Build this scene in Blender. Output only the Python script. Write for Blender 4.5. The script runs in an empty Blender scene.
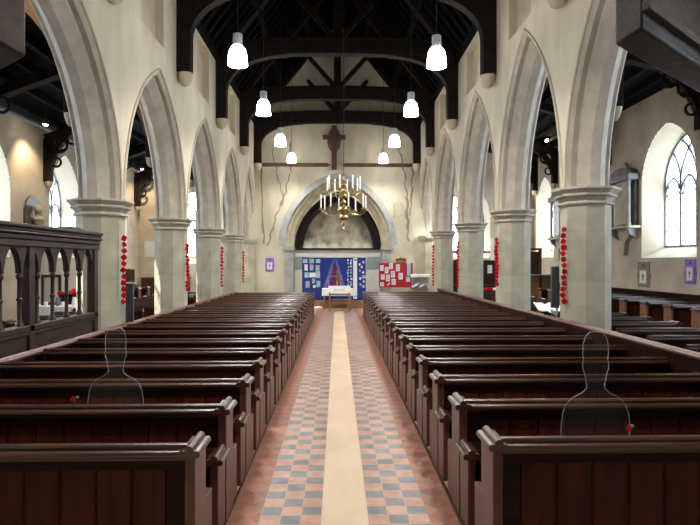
import bpy, bmesh, math, random
from mathutils import Vector, Matrix
random.seed(7)
PI = math.pi
sc = bpy.context.scene
COL = sc.collection

# ------------------------------------------------------------------ materials
def mat(name, c1, c2=None, rough=0.6, scale=6.0, stretch=(1, 1, 1), bump=0.0, metal=0.0, coat=0.0,
        c3=None, detail=6.0, lo=0.35, hi=0.65, spec=0.5, brick=None):
    m = bpy.data.materials.new(name); m.use_nodes = True
    nt = m.node_tree; N = nt.nodes; L = nt.links
    b = N['Principled BSDF']
    b.inputs['Roughness'].default_value = rough
    b.inputs['Metallic'].default_value = metal
    b.inputs['Coat Weight'].default_value = coat
    b.inputs['Coat Roughness'].default_value = 0.18
    b.inputs['Specular IOR Level'].default_value = spec
    b.inputs['Base Color'].default_value = (*c1, 1)
    if c2 is None:
        c2 = tuple(x * 0.82 for x in c1)
    tc = N.new('ShaderNodeTexCoord'); mp = N.new('ShaderNodeMapping')
    mp.inputs['Scale'].default_value = stretch
    L.new(tc.outputs['Object'], mp.inputs['Vector'])
    nz = N.new('ShaderNodeTexNoise'); nz.inputs['Scale'].default_value = scale; nz.inputs['Detail'].default_value = detail
    L.new(mp.outputs['Vector'], nz.inputs['Vector'])
    rp = N.new('ShaderNodeValToRGB')
    rp.color_ramp.elements[0].position = lo; rp.color_ramp.elements[0].color = (*c2, 1)
    rp.color_ramp.elements[1].position = hi; rp.color_ramp.elements[1].color = (*c1, 1)
    if c3:
        e = rp.color_ramp.elements.new(min(0.98, hi + 0.15)); e.color = (*c3, 1)
    L.new(nz.outputs['Fac'], rp.inputs['Fac'])
    out = rp.outputs['Color']
    if brick:                                   # ashlar blocks: (width, height, mortar darkness)
        sx = N.new('ShaderNodeSeparateXYZ'); L.new(tc.outputs['Object'], sx.inputs[0])
        ad = N.new('ShaderNodeMath'); ad.operation = 'ADD'; L.new(sx.outputs[0], ad.inputs[0]); L.new(sx.outputs[1], ad.inputs[1])
        cb = N.new('ShaderNodeCombineXYZ'); L.new(ad.outputs[0], cb.inputs[0]); L.new(sx.outputs[2], cb.inputs[1])
        bk = N.new('ShaderNodeTexBrick'); bk.inputs['Scale'].default_value = 1.0
        bk.inputs['Brick Width'].default_value = brick[0]; bk.inputs['Row Height'].default_value = brick[1]
        bk.inputs['Mortar Size'].default_value = 0.006; bk.inputs['Mortar Smooth'].default_value = 0.6
        d = brick[2]
        bk.inputs['Color1'].default_value = (1, 1, 1, 1); bk.inputs['Color2'].default_value = (.86, .86, .85, 1)
        bk.inputs['Mortar'].default_value = (d, d, d, 1)
        L.new(cb.outputs[0], bk.inputs['Vector'])
        mx = N.new('ShaderNodeMixRGB'); mx.blend_type = 'MULTIPLY'; mx.inputs[0].default_value = 1
        L.new(out, mx.inputs[1]); L.new(bk.outputs['Color'], mx.inputs[2]); out = mx.outputs[0]
    L.new(out, b.inputs['Base Color'])
    if bump:
        bp = N.new('ShaderNodeBump'); bp.inputs['Strength'].default_value = bump; bp.inputs['Distance'].default_value = 0.02
        L.new(nz.outputs['Fac'], bp.inputs['Height']); L.new(bp.outputs['Normal'], b.inputs['Normal'])
    return m

def emis(name, c, s):
    m = bpy.data.materials.new(name); m.use_nodes = True
    b = m.node_tree.nodes['Principled BSDF']
    b.inputs['Base Color'].default_value = (*c, 1)
    b.inputs['Emission Color'].default_value = (*c, 1); b.inputs['Emission Strength'].default_value = s
    return m

def clear(name, tint, gloss=0.06, rough=0.05):
    m = bpy.data.materials.new(name); m.use_nodes = True
    nt = m.node_tree; N = nt.nodes; L = nt.links
    for n in list(N):
        if n.type == 'BSDF_PRINCIPLED': N.remove(n)
    t = N.new('ShaderNodeBsdfTransparent'); t.inputs[0].default_value = (*tint, 1)
    g = N.new('ShaderNodeBsdfGlossy'); g.inputs['Roughness'].default_value = rough
    mx = N.new('ShaderNodeMixShader'); mx.inputs[0].default_value = gloss
    L.new(t.outputs[0], mx.inputs[1]); L.new(g.outputs[0], mx.inputs[2])
    L.new(mx.outputs[0], N['Material Output'].inputs['Surface'])
    return m

def tiles_mat():
    m = bpy.data.materials.new('encaustic_tiles'); m.use_nodes = True
    nt = m.node_tree; N = nt.nodes; L = nt.links; b = N['Principled BSDF']
    b.inputs['Roughness'].default_value = 0.42
    tc = N.new('ShaderNodeTexCoord'); mp = N.new('ShaderNodeMapping'); s = 1 / 0.144
    mp.inputs['Scale'].default_value = (s, s, s); mp.inputs['Location'].default_value = (0, 0, 0.5)
    L.new(tc.outputs['Object'], mp.inputs['Vector'])
    ck = N.new('ShaderNodeTexChecker'); ck.inputs['Scale'].default_value = 1.0
    L.new(mp.outputs[0], ck.inputs['Vector'])
    nz = N.new('ShaderNodeTexNoise'); nz.inputs['Scale'].default_value = 0.9; nz.inputs['Detail'].default_value = 2
    L.new(mp.outputs[0], nz.inputs['Vector'])
    ra = N.new('ShaderNodeValToRGB'); ra.color_ramp.elements[0].color = (.27, .115, .070, 1); ra.color_ramp.elements[1].color = (.37, .205, .135, 1)
    ra.color_ramp.elements[0].position = .35; ra.color_ramp.elements[1].position = .65
    rb = N.new('ShaderNodeValToRGB'); rb.color_ramp.elements[0].color = (.062, .067, .080, 1); rb.color_ramp.elements[1].color = (.15, .15, .16, 1)
    rb.color_ramp.elements[0].position = .35; rb.color_ramp.elements[1].position = .7
    L.new(nz.outputs['Fac'], ra.inputs[0]); L.new(nz.outputs['Fac'], rb.inputs[0])
    L.new(ra.outputs[0], ck.inputs['Color1']); L.new(rb.outputs[0], ck.inputs['Color2'])
    bk = N.new('ShaderNodeTexBrick'); bk.offset = 0; bk.inputs['Scale'].default_value = 1; bk.inputs['Brick Width'].default_value = 1; bk.inputs['Row Height'].default_value = 1
    bk.inputs['Mortar Size'].default_value = 0.025; bk.inputs['Color1'].default_value = (1, 1, 1, 1); bk.inputs['Color2'].default_value = (1, 1, 1, 1); bk.inputs['Mortar'].default_value = (0, 0, 0, 1)
    L.new(mp.outputs[0], bk.inputs['Vector'])
    mx = N.new('ShaderNodeMixRGB'); mx.inputs[1].default_value = (.26, .19, .135, 1)
    L.new(bk.outputs['Color'], mx.inputs[0]); L.new(ck.outputs['Color'], mx.inputs[2])
    L.new(mx.outputs[0], b.inputs['Base Color'])
    return m

def border_mat():
    m = bpy.data.materials.new('terracotta_border'); m.use_nodes = True
    nt = m.node_tree; N = nt.nodes; L = nt.links; b = N['Principled BSDF']
    b.inputs['Roughness'].default_value = 0.45
    tc = N.new('ShaderNodeTexCoord'); mp = N.new('ShaderNodeMapping'); s = 1 / 0.15
    mp.inputs['Scale'].default_value = (s, s, s); mp.inputs['Rotation'].default_value = (0, 0, PI / 4); mp.inputs['Location'].default_value = (0, 0, .5)
    L.new(tc.outputs['Object'], mp.inputs['Vector'])
    ck = N.new('ShaderNodeTexChecker'); ck.inputs['Scale'].default_value = 1.0
    ck.inputs['Color1'].default_value = (.28, .115, .07, 1); ck.inputs['Color2'].default_value = (.20, .083, .052, 1)
    L.new(mp.outputs[0], ck.inputs['Vector']); L.new(ck.outputs[0], b.inputs['Base Color'])
    return m

M = {}
M['plaster'] = mat('cream_plaster', (0.5408, 0.485, 0.372), (0.4264, 0.375, 0.2743), rough=.85, scale=1.6, stretch=(1, 1, .45), bump=.25, c3=(0.5928, 0.535, 0.4185), lo=.3, hi=.6)
M['plaster_far'] = mat('stained_plaster', (0.515, 0.47, 0.3619), (0.3708, 0.33, 0.235), rough=.85, scale=1.1, stretch=(1, 1, .5), bump=.2, c3=(0.6386, 0.585, 0.4606), lo=.32, hi=.58)
M['aisle_plaster'] = mat('aisle_plaster', (0.5044, 0.4365, 0.3492), (0.388, 0.3201, 0.2425), rough=.85, scale=1.3, bump=.3, c3=(0.5626, 0.4947, 0.4074))
M['stone'] = mat('pier_limestone', (0.4214, 0.3906, 0.296), (0.3311, 0.3066, 0.228), rough=.7, scale=3, bump=.15, c3=(0.473, 0.441, 0.352), brick=(.9, .38, .8))
M['arch_stone'] = mat('arch_limestone', (0.4275, 0.3813, 0.3105), (0.342, 0.3023, 0.243), rough=.7, scale=4, bump=.15, c3=(0.475, 0.4278, 0.351))
M['grey_stone'] = mat('blue_grey_stone', (.34, .35, .33), (.26, .27, .25), rough=.7, scale=4, bump=.15)
M['tan_stone'] = mat('tan_stone', (.44, .38, .27), (.34, .29, .2), rough=.75, scale=4, bump=.2)
M['recess'] = mat('blocked_light_plaster', (.50, .43, .30), (.40, .34, .24), rough=.85, scale=2, bump=.2)
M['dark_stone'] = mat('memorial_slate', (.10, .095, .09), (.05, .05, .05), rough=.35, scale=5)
M['marble'] = mat('white_marble', (.62, .62, .60), (.5, .5, .5), rough=.3, scale=5)
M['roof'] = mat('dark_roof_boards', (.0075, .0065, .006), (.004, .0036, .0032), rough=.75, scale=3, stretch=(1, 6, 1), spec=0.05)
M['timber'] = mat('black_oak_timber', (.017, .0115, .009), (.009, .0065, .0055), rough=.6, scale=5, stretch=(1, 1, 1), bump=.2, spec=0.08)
M['brown_timber'] = mat('brown_oak_timber', (.13, .070, .040), (.07, .038, .022), rough=.55, scale=6, bump=.2, spec=0.22)
M['gallery_wood'] = mat('gallery_oak', (0.036, 0.0216, 0.015), (0.0156, 0.0096, 0.0066), rough=.5, scale=7, stretch=(1, 1, 2), bump=.4, spec=.25)
M['pew'] = mat('pew_mahogany', (0.0252, 0.00735, 0.0042), (0.0119, 0.00385, 0.00245), rough=.34, scale=9, stretch=(.3, 1, 2.5), spec=.1)
M['pew_plank'] = mat('pew_plank_red', (0.0729, 0.01296, 0.00594), (0.0351, 0.00702, 0.00351), rough=.42, scale=5, stretch=(3, 1, .4), spec=.15)
M['pew_end'] = mat('pew_end_oak', (0.0936, 0.03128, 0.01972), (0.05904, 0.01972, 0.01292), rough=.36, scale=8, stretch=(1, 3, .5), spec=.45)
M['pew_rail'] = mat('pew_rail_polished', (0.0544, 0.02, 0.0104), (0.0288, 0.0116, 0.0064), rough=.30, scale=8, stretch=(.2, 2, 2), coat=.35)
M['pew_orange'] = mat('pew_end_honey', (.22, .09, .04), (.14, .055, .026), rough=.4, scale=8, coat=.3)
M['screen'] = mat('carved_oak', (0.03596, 0.0186, 0.01178), (0.0186, 0.00992, 0.00682), rough=.42, scale=8, bump=.15, spec=.35)
M['oak_floor'] = mat('pale_floor_boards', (.42, .34, .20), (.30, .24, .14), rough=.6, scale=3, stretch=(1, 6, 1))
M['aisle_floor'] = mat('worn_stone_floor', (.22, .17, .13), (.15, .115, .09), rough=.55, scale=3)
M['front_floor'] = mat('chancel_step_stone', (.30, .25, .21), (.22, .18, .15), rough=.5, scale=2)
M['tile'] = tiles_mat()
M['border'] = border_mat()
M['runner'] = mat('runner_stone', (0.468, 0.3496, 0.2418), (0.4056, 0.2964, 0.2028), rough=.5, scale=3, stretch=(1, .5, 1), bump=.05)
M['step_wood'] = mat('orange_platform_wood', (.36, .17, .07), (.25, .11, .045), rough=.45, scale=5)
M['light_oak'] = mat('light_oak', (.30, .175, .08), (.22, .12, .05), rough=.45, scale=7)
M['brass'] = mat('aged_brass', (.52, .40, .19), (.34, .26, .11), rough=.28, scale=8, metal=1.0)
M['gold'] = mat('gilt', (.42, .28, .09), (.30, .19, .06), rough=.3, scale=8, metal=.9)
M['iron'] = mat('black_iron', (.02, .02, .02), (.012, .012, .012), rough=.5, scale=8)
M['candle'] = mat('candle_wax', (.82, .80, .74), (.74, .72, .66), rough=.4, scale=8)
M['white'] = mat('white_linen', (.80, .79, .78), (.72, .71, .70), rough=.8, scale=5)
M['paper'] = mat('white_paper', (.78, .78, .78), (.70, .70, .71), rough=.7, scale=6)
M['print'] = mat('grey_print', (.18, .19, .22), (.10, .10, .12), rough=.7, scale=40)
M['photo'] = mat('photo_print', (.50, .55, .66), (.14, .16, .22), rough=.5, scale=18, c3=(.75, .70, .66))
M['photo_cyan'] = mat('cyan_print', (.36, .62, .70), (.20, .36, .50), rough=.5, scale=14)
M['blue'] = mat('royal_blue_felt', (0.01116, 0.0341, 0.2232), (0.00868, 0.02604, 0.1736), rough=.85, scale=10)
M['lightblue'] = mat('pale_blue_ribbon', (.13, .22, .55), (.08, .15, .45), rough=.6, scale=10)
M['red'] = mat('red_felt', (.40, .010, .024), (.33, .008, .019), rough=.85, scale=10)
M['poppy'] = mat('poppy_red', (.44, .004, .012), (.28, .003, .008), rough=.9, scale=20, spec=.08)
M['poppy_black'] = mat('poppy_black', (.012, .012, .012), None, rough=.6)
M['green'] = mat('leaf_green', (.04, .10, .03), (.02, .06, .02), rough=.6, scale=10)
M['yellow'] = mat('yellow_petals', (.75, .40, .03), (.62, .28, .02), rough=.6, scale=20)
M['purple'] = mat('purple_card', (.25, .13, .55), (.2, .10, .46), rough=.7, scale=10)
M['grey_panel'] = mat('grey_panel', (.25, .28, .29), (.21, .24, .25), rough=.6, scale=5)
M['white_board'] = mat('white_screen_panel', (.60, .60, .54), (.53, .53, .48), rough=.7, scale=3)
M['dark_panel'] = mat('dark_green_grey', (.035, .045, .047), (.026, .034, .036), rough=.45, scale=8)
M['bracket'] = mat('pale_blue_metal', (.40, .47, .48), (.32, .38, .4), rough=.4, scale=8)
M['maroon'] = mat('maroon_wood', (.085, .022, .018), (.05, .014, .012), rough=.5, scale=8)
M['crackle'] = mat('damp_stain', (0.225, 0.1875, 0.1237), (0.1875, 0.1537, 0.0975), rough=.9, scale=9)
M['paint_dark'] = mat('faded_mural', (.25, .22, .155), (.10, .092, .066), rough=.85, scale=2.2, stretch=(1, 1, .8), bump=.1, lo=.36, hi=.56, c3=(.30, .27, .2))
M['vestry'] = mat('vestry_oak', (.055, .026, .018), (.032, .016, .011), rough=.4, scale=7, spec=0.22)
M['lead'] = mat('window_stone_bars', (.20, .21, .22), (.15, .16, .17), rough=.6, scale=6)
M['lead_line'] = mat('lead_bars', (.05, .055, .06), None, rough=.5)
M['glass'] = clear('window_glass', (.96, .98, 1.0), .05)
M['acrylic'] = clear('clear_acrylic', (.97, .97, .965), .016, .08)
_nt = M['acrylic'].node_tree
for _n in list(_nt.nodes):
    if _n.type == 'BSDF_GLOSSY':
        _d = _nt.nodes.new('ShaderNodeBsdfDiffuse'); _d.inputs[0].default_value = (.55, .52, .48, 1)
        _nt.links.new(_d.outputs[0], [q for q in _nt.nodes if q.type == 'MIX_SHADER'][0].inputs[2]); _nt.nodes.remove(_n)
M['acrylic_edge'] = mat('acrylic_edge', (.42, .43, .44), None, rough=.25)
M['lamp'] = emis('lamp_glass', (1.0, .98, .95), 16.0)
M['lamp_cap'] = mat('lamp_cap_grey', (.62, .63, .64), (.55, .56, .57), rough=.5)
M['spot'] = emis('spot_lens', (1.0, .86, .62), 30.0)
M['teal'] = mat('teal_plastic', (.02, .33, .30), None, rough=.4)
M['black'] = mat('black_item', (.012, .012, .014), None, rough=.5)
M['bottle'] = mat('dark_glass', (.03, .035, .025), None, rough=.2)
M['silver'] = mat('silver_tin', (.55, .55, .57), (.42, .42, .44), rough=.3, scale=20, metal=.7)

# ------------------------------------------------------------------ mesh builder
class MB:
    def __init__(s): s.v = []; s.f = []; s.mi = []; s.cur = 0
    def add(s, vs, fs):
        b = len(s.v); s.v += [tuple(p) for p in vs]
        for f in fs: s.f.append(tuple(b + i for i in f)); s.mi.append(s.cur)
        return s
    def box(s, x0, x1, y0, y1, z0, z1, T=None):
        vs = [(x, y, z) for z in (z0, z1) for y in (y0, y1) for x in (x0, x1)]
        if T: vs = [tuple(T @ Vector(p)) for p in vs]
        return s.add(vs, [(0, 2, 3, 1), (4, 5, 7, 6), (0, 1, 5, 4), (2, 6, 7, 3), (0, 4, 6, 2), (1, 3, 7, 5)])
    def prism(s, poly, a, b, fn):
        n = len(poly)
        vs = [fn(p, q, a) for p, q in poly] + [fn(p, q, b) for p, q in poly]
        fs = [tuple(range(n))[::-1], tuple(range(n, 2 * n))] + [(i, (i + 1) % n, n + (i + 1) % n, n + i) for i in range(n)]
        return s.add(vs, fs)
    def lathe(s, prof, c=(0, 0, 0), n=16, ph=0.0, sx=1, sy=1):
        vs = []; k = len(prof)
        for r, z in prof:
            for i in range(n):
                a = ph + 2 * PI * i / n
                vs.append((c[0] + r * math.cos(a) * sx, c[1] + r * math.sin(a) * sy, c[2] + z))
        fs = [(j * n + i, j * n + (i + 1) % n, (j + 1) * n + (i + 1) % n, (j + 1) * n + i) for j in range(k - 1) for i in range(n)]
        fs += [tuple(range(n))[::-1], tuple(range((k - 1) * n, k * n))]
        return s.add(vs, fs)
    def tube(s, pts, r, n=8, closed=False, sq=None):
        pts = [Vector(p) for p in pts]; k = len(pts); vs = []
        prev = None
        for i, p in enumerate(pts):
            if closed: d = pts[(i + 1) % k] - pts[i - 1]
            else: d = pts[min(i + 1, k - 1)] - pts[max(i - 1, 0)]
            d.normalize()
            if prev is None:
                up = Vector((0, 0, 1)) if abs(d.z) < .9 else Vector((1, 0, 0))
                a = d.cross(up).normalized()
            else:
                a = (prev - d * prev.dot(d)).normalized()
            prev = a; b = d.cross(a)
            rr = r[i] if isinstance(r, (list, tuple)) else r
            for j in range(n):
                t = 2 * PI * j / n + (PI / 4 if n == 4 else 0)
                vs.append(p + a * (rr * math.cos(t)) + b * (rr * math.sin(t)))
        fs = []
        for i in range(k if closed else k - 1):
            i2 = (i + 1) % k
            fs += [(i * n + j, i * n + (j + 1) % n, i2 * n + (j + 1) % n, i2 * n + j) for j in range(n)]
        if not closed: fs += [tuple(range(n))[::-1], tuple(range((k - 1) * n, k * n))]
        return s.add(vs, fs)
    def ball(s, c, r, n=10, sz=1.0):
        prof = [(max(1e-4, r * math.sin(PI * i / 8)), -r * sz * math.cos(PI * i / 8)) for i in range(9)]
        return s.lathe(prof, c, n)
    def build(s, name, m, parent=None, smooth=40, bevel=0.0):
        me = bpy.data.meshes.new(name); me.from_pydata([tuple(p) for p in s.v], [], s.f)
        ms = m if isinstance(m, (list, tuple)) else [m]
        for q in ms: me.materials.append(M[q] if isinstance(q, str) else q)
        me.polygons.foreach_set('material_index', s.mi)
        bm = bmesh.new(); bm.from_mesh(me)
        bmesh.ops.recalc_face_normals(bm, faces=bm.faces); bm.to_mesh(me); bm.free()
        if smooth:
            me.polygons.foreach_set('use_smooth', [True] * len(me.polygons)); me.set_sharp_from_angle(angle=math.radians(smooth))
        o = bpy.data.objects.new(name, me); COL.objects.link(o)
        if parent: o.parent = parent
        if bevel:
            md = o.modifiers.new('bevel', 'BEVEL'); md.width = bevel; md.segments = 2; md.limit_method = 'ANGLE'
        return o

def tag(o, label, cat, group=None, kind=None):
    o['label'] = label
    if cat: o['category'] = cat
    if group: o['group'] = group
    if kind: o['kind'] = kind
    return o
def thing(name, label, cat, loc=(0, 0, 0), rz=0.0, group=None):
    o = bpy.data.objects.new(name, None); COL.objects.link(o); o.empty_display_size = .1
    o.location = loc; o.rotation_euler = (0, 0, rz)
    return tag(o, label, cat, group)
def struct(o): o['kind'] = 'structure'; return o
def dup(root, loc, rz=None, label=None):
    r = root.copy(); COL.objects.link(r); r.location = loc
    if rz is not None: r.rotation_euler = (0, 0, rz)
    if label: r['label'] = label
    for ch in list(root.children):
        c = ch.copy(); COL.objects.link(c); c.parent = r
        for g in list(ch.children):
            d = g.copy(); COL.objects.link(d); d.parent = c
    return r
ORD = ['first', 'second', 'third', 'fourth', 'fifth', 'sixth', 'seventh', 'eighth', 'ninth', 'tenth', 'eleventh', 'twelfth', 'thirteenth',
       'fourteenth', 'fifteenth', 'sixteenth', 'seventeenth', 'eighteenth', 'nineteenth', 'twentieth']

# ------------------------------------------------------------------ layout constants (metres; y runs up the aisle, camera at y = 0)
EYE = 1.8
W = 3.5            # nave half width
PT = .34           # half thickness of arcade wall and pier apothem
YE = 24.2          # far wall
XA = 8.5           # aisle outer walls
LP = [1.35, 5.35, 9.35, 13.25, 17.1, 20.95]     # left pier centres
RP = [0.55, 4.70, 8.75, 12.40, 16.40, 20.65]    # right pier centres
CAPL, CAPR = 2.80, 2.93
OUT = .27          # outermost arch order offset

def arc_h(x, half, rise, u=0.0):
    R = (half * half + rise * rise) / (2 * half); cx = R - half; x = abs(x)
    q = (R + u) ** 2 - (x + cx) ** 2
    return math.sqrt(max(q, 0))
def arc_pts(half, rise, u=0.0, n=14):
    R = (half * half + rise * rise) / (2 * half); cx = R - half
    a1 = math.acos(max(-1, min(1, cx / (R + u))))
    right = [(-cx + (R + u) * math.cos(a1 * i / n), (R + u) * math.sin(a1 * i / n)) for i in range(n + 1)]
    left = [(-x, z) for x, z in right]
    return left[:-1] + right[::-1]              # left springing > apex > right springing
def sweep_arch(mb, prof, half, rise, F, zs, jamb=None):
    rows = []
    for u, v in prof:
        p = arc_pts(half, rise, u)
        p = [(x, z + zs) for x, z in p]
        if jamb is not None: p = [(-half - u, jamb)] + p + [(half + u, jamb)]
        rows.append([F(x, z, v) for x, z in p])
    k = len(rows[0]); vs = [q for r in rows for q in r]
    mb.add(vs, [(i * k + j, i * k + j + 1, (i + 1) * k + j + 1, (i + 1) * k + j) for i in range(len(rows) - 1) for j in range(k - 1)])

def wall_face(mb, F, u0, u1, zb, zt, ops=(), recs=(), d=0.0, n=28, rmat=None):
    """vertical wall face with pointed openings (centre, half, sill, springing, rise, offset); zt may be a function"""
    ztf = zt if callable(zt) else (lambda u: zt)
    us = {round(u0, 5), round(u1, 5)}
    for (c, h, sill, sp, ri, off) in ops:
        H = h + off
        for i in range(n + 1): us.add(round(c - H * math.cos(PI * i / n), 5))
    for r in recs: us.add(round(r[0], 5)); us.add(round(r[1], 5))
    if callable(zt): us |= {round(u0 + (u1 - u0) * i / 2, 5) for i in range(3)}
    us = sorted(u for u in us if u0 - 1e-4 <= u <= u1 + 1e-4)
    def quad(ua, ub, za, zb_, zc, zd, dd=d):
        if abs(zd - za) < 1e-4 and abs(zc - zb_) < 1e-4: return
        mb.add([F(ua, za, dd), F(ub, zb_, dd), F(ub, zc, dd), F(ua, zd, dd)], [(0, 1, 2, 3)])
    for ua, ub in zip(us[:-1], us[1:]):
        if ub - ua < 1e-5: continue
        um = (ua + ub) / 2; la = lb = zb
        for (c, h, sill, sp, ri, off) in ops:
            if abs(um - c) < h + off:
                if sill is not None and sill > zb: quad(ua, ub, zb, zb, sill, sill)
                la = sp + arc_h(ua - c, h, ri, off); lb = sp + arc_h(ub - c, h, ri, off)
        ta, tb = ztf(ua), ztf(ub)
        rc = [r for r in recs if r[0] < um < r[1]]
        if rc:
            r = rc[0]
            quad(ua, ub, la, lb, r[2], r[2]); quad(ua, ub, r[3], r[3], tb, ta)
            keep = mb.cur
            if rmat is not None: mb.cur = rmat
            quad(ua, ub, r[2] + .08, r[2] + .08, r[3], r[3], d + r[4])
            mb.add([F(ua, r[2], d), F(ub, r[2], d), F(ub, r[2] + .08, d + r[4]), F(ua, r[2] + .08, d + r[4])], [(0, 1, 2, 3)])
            mb.cur = keep
            mb.add([F(ua, r[3], d), F(ub, r[3], d), F(ub, r[3], d + r[4]), F(ua, r[3], d + r[4])], [(0, 1, 2, 3)])
        else:
            quad(ua, ub, la, lb, tb, ta)
    for r in recs:
        for u in (r[0], r[1]):
            mb.add([F(u, r[2], d), F(u, r[3], d), F(u, r[3], d + r[4]), F(u, r[2] + .08, d + r[4])], [(0, 1, 2, 3)])

# ------------------------------------------------------------------ floors
b = MB(); b.box(-9.2, 9.2, -4.2, 28, -.12, -.012); struct(b.build('floor', 'aisle_floor'))
for side, x0, x1, zt in (('left', -3.40, -.77, .02), ('right', .85, 3.40, .04)):
    b = MB(); b.box(x0, x1, -1, 19.35, -.012, zt); struct(b.build('floor_' + side + '_platform', 'oak_floor'))
for i, x in enumerate((-.545, .215)):
    b = MB(); b.box(0, .432, 0, 25.9, -.012, 0); o = struct(b.build('floor_tiles', 'tile')); o.location = (x, -4, 0)
b = MB(); b.box(-.77, -.545, -4, 21.9, -.012, .002); b.box(.647, .85, -4, 21.9, -.012, .002); struct(b.build('floor_border', 'border'))
for i, (x, z) in enumerate(((-.771, .022), (.851, .042))):
    b = MB(); b.box(x - .006, x + .006, -1, 19.35, 0, z); struct(b.build('trim_%d' % (4 + i), 'pew'))
b = MB(); b.box(-.113, .215, -4, 21.0, -.012, .006); struct(b.build('floor_runner', 'runner'))
b = MB(); b.box(-3.45, 3.45, 21.9, 22.3, -.012, 0); b.box(-3.45, -.70, 19.36, 21.9, -.012, 0); b.box(.79, 3.45, 19.36, 21.9, -.012, 0); struct(b.build('floor_front', 'front_floor'))

# ------------------------------------------------------------------ arcades
PROF = [(OUT, PT), (OUT - .075, PT - .05), (OUT - .075, PT - .13), (OUT - .125, PT - .13), (.0, .075), (.0, -.075),
        (OUT - .125, -PT + .13), (OUT - .075, -PT + .13), (OUT - .075, -PT + .05), (OUT, -PT)]
def arcade(side, piers, cap, rise_out, recs):
    s = -1 if side == 'left' else 1
    xc = s * (W + PT)
    F = lambda u, z, v: (xc - s * v, u, z)       # v towards the nave
    ends = piers + [YE + .34]
    ops = []; arches = []
    for a, c in zip(ends[:-1], ends[1:]):
        half = (c - a) / 2 - PT
        ho = half + OUT
        Ro = (ho * ho + rise_out * rise_out) / (2 * ho); R = Ro - OUT
        rise = math.sqrt(max(.01, R * R - (R - half) ** 2))
        ops.append(((a + c) / 2, half, None, cap, rise, OUT)); arches.append((half, rise, (a + c) / 2))
    b = MB()
    wall_face(b, F, piers[0] - .2, YE + .0, cap, 7.75, ops, recs, PT, rmat=1)
    wall_face(b, F, piers[0] - .2, YE + .0, cap, 7.75, ops, (), -PT)
    b.box(xc - PT, xc + PT, -4.2, piers[0] - .2, 0, 7.75)
    b.cur = 0
    w = struct(b.build('wall_nave_' + side, ['plaster', 'recess'], smooth=30))
    for i, (half, rise, yc) in enumerate(arches):
        b = MB(); sweep_arch(b, PROF, half, rise, lambda x, z, v: F(yc + x, z, v), cap)
        b.build('arch_moulding', 'arch_stone', w, smooth=25)
        pts = [F(yc + x, z + cap, PT + .012) for x, z in arc_pts(half, rise, OUT + .02)]
        b = MB(); b.tube(pts, .024, 6); b.build('hood_mould', 'plaster', w)
arcade('left', LP, CAPL, 2.78, [(y - .65, y + .65, 6.12, 7.5, -.16) for y in (10.9, 14.95, 18.9)])
arcade('right', RP, CAPR, 3.2, [(y - .65, y + .65, 6.32, 7.5, -.16) for y in (10.9, 14.75, 18.7)])

OCT = 1 / math.cos(PI / 8)
def pier(x, y, cap, label, half=False):
    t = thing('stone_pier', label, 'pier', (x, y, 0), 0, 'octagonal nave piers')
    a = PT * OCT
    b = MB(); b.lathe([(a + .022, 0), (a + .022, .42), (a + .012, .5), (a, .56)], n=8, ph=PI / 8); b.build('base', 'stone', t, smooth=20)
    b = MB(); b.lathe([(a, .56), (a, cap - .26)], n=8, ph=PI / 8); b.build('shaft', 'stone', t, smooth=20)
    prof = [(a, -.26), (a + .035, -.255), (a + .045, -.235), (a + .03, -.215), (a + .012, -.20), (a + .05, -.15), (a + .085, -.135), (a + .095, -.115), (a + .075, -.10), (a + .07, -.09),
            (a + .12, -.045), (a + .14, -.03), (a + .14, 0.0)]
    b = MB(); b.lathe([(r, cap + z) for r, z in prof], n=8, ph=PI / 8); b.build('capital', 'arch_stone', t, smooth=20)
    return t
nm = ['beside the camera, outside the picture', 'nearest the camera, outside the picture edge', 'nearest in view', 'second in view', 'third in view', 'fourth in view']
for i, y in enumerate(LP):
    if i == 0: continue
    pier(-W - PT, y, CAPL, 'octagonal limestone pier of the left arcade, %s' % (nm[i] + ('' if i == 2 else '')))
for i, y in enumerate(RP):
    if i == 0: continue
    pier(W + PT, y, CAPR, 'octagonal limestone pier of the right arcade, %s' % nm[i])
for s, side, cap in ((-1, 'left', CAPL), (1, 'right', CAPR)):       # half piers against the far wall
    b = MB(); x0, x1 = sorted((s * W, s * (W + 2 * PT)))
    b.prism([(x0, YE), (x0, YE - .12), (x0 + .2, YE - .30), (x1 - .2, YE - .30), (x1, YE - .12), (x1, YE)], 0, cap - .2, lambda p, q, t: (p, q, t))
    b.prism([(x0 - .08, YE), (x0 - .08, YE - .15), (x0 + .17, YE - .38), (x1 - .17, YE - .38), (x1 + .08, YE - .15), (x1 + .08, YE)], cap - .1, cap, lambda p, q, t: (p, q, t))
    b.prism([(x0 - .04, YE), (x0 - .04, YE - .14), (x0 + .19, YE - .34), (x1 - .19, YE - .34), (x1 + .04, YE - .14), (x1 + .04, YE)], cap - .2, cap - .1, lambda p, q, t: (p, q, t))
    struct(b.build('wall_respond_' + side, 'stone', smooth=20))

# ------------------------------------------------------------------ far wall with chancel arch
AX = .02; CH = 1.90; CR = 2.50; CS = 2.50
Fe = lambda u, z, v: (u, YE - v, z)
gable = lambda u: 7.7 + (3.55 - min(3.55, abs(u))) * 1.33
b = MB(); wall_face(b, Fe, -W - PT, W + PT, 0, lambda u: 7.75 + max(0, W + PT - abs(u)) * 1.30, [(AX, CH, None, CS, CR, .60)], (), 0)
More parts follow.
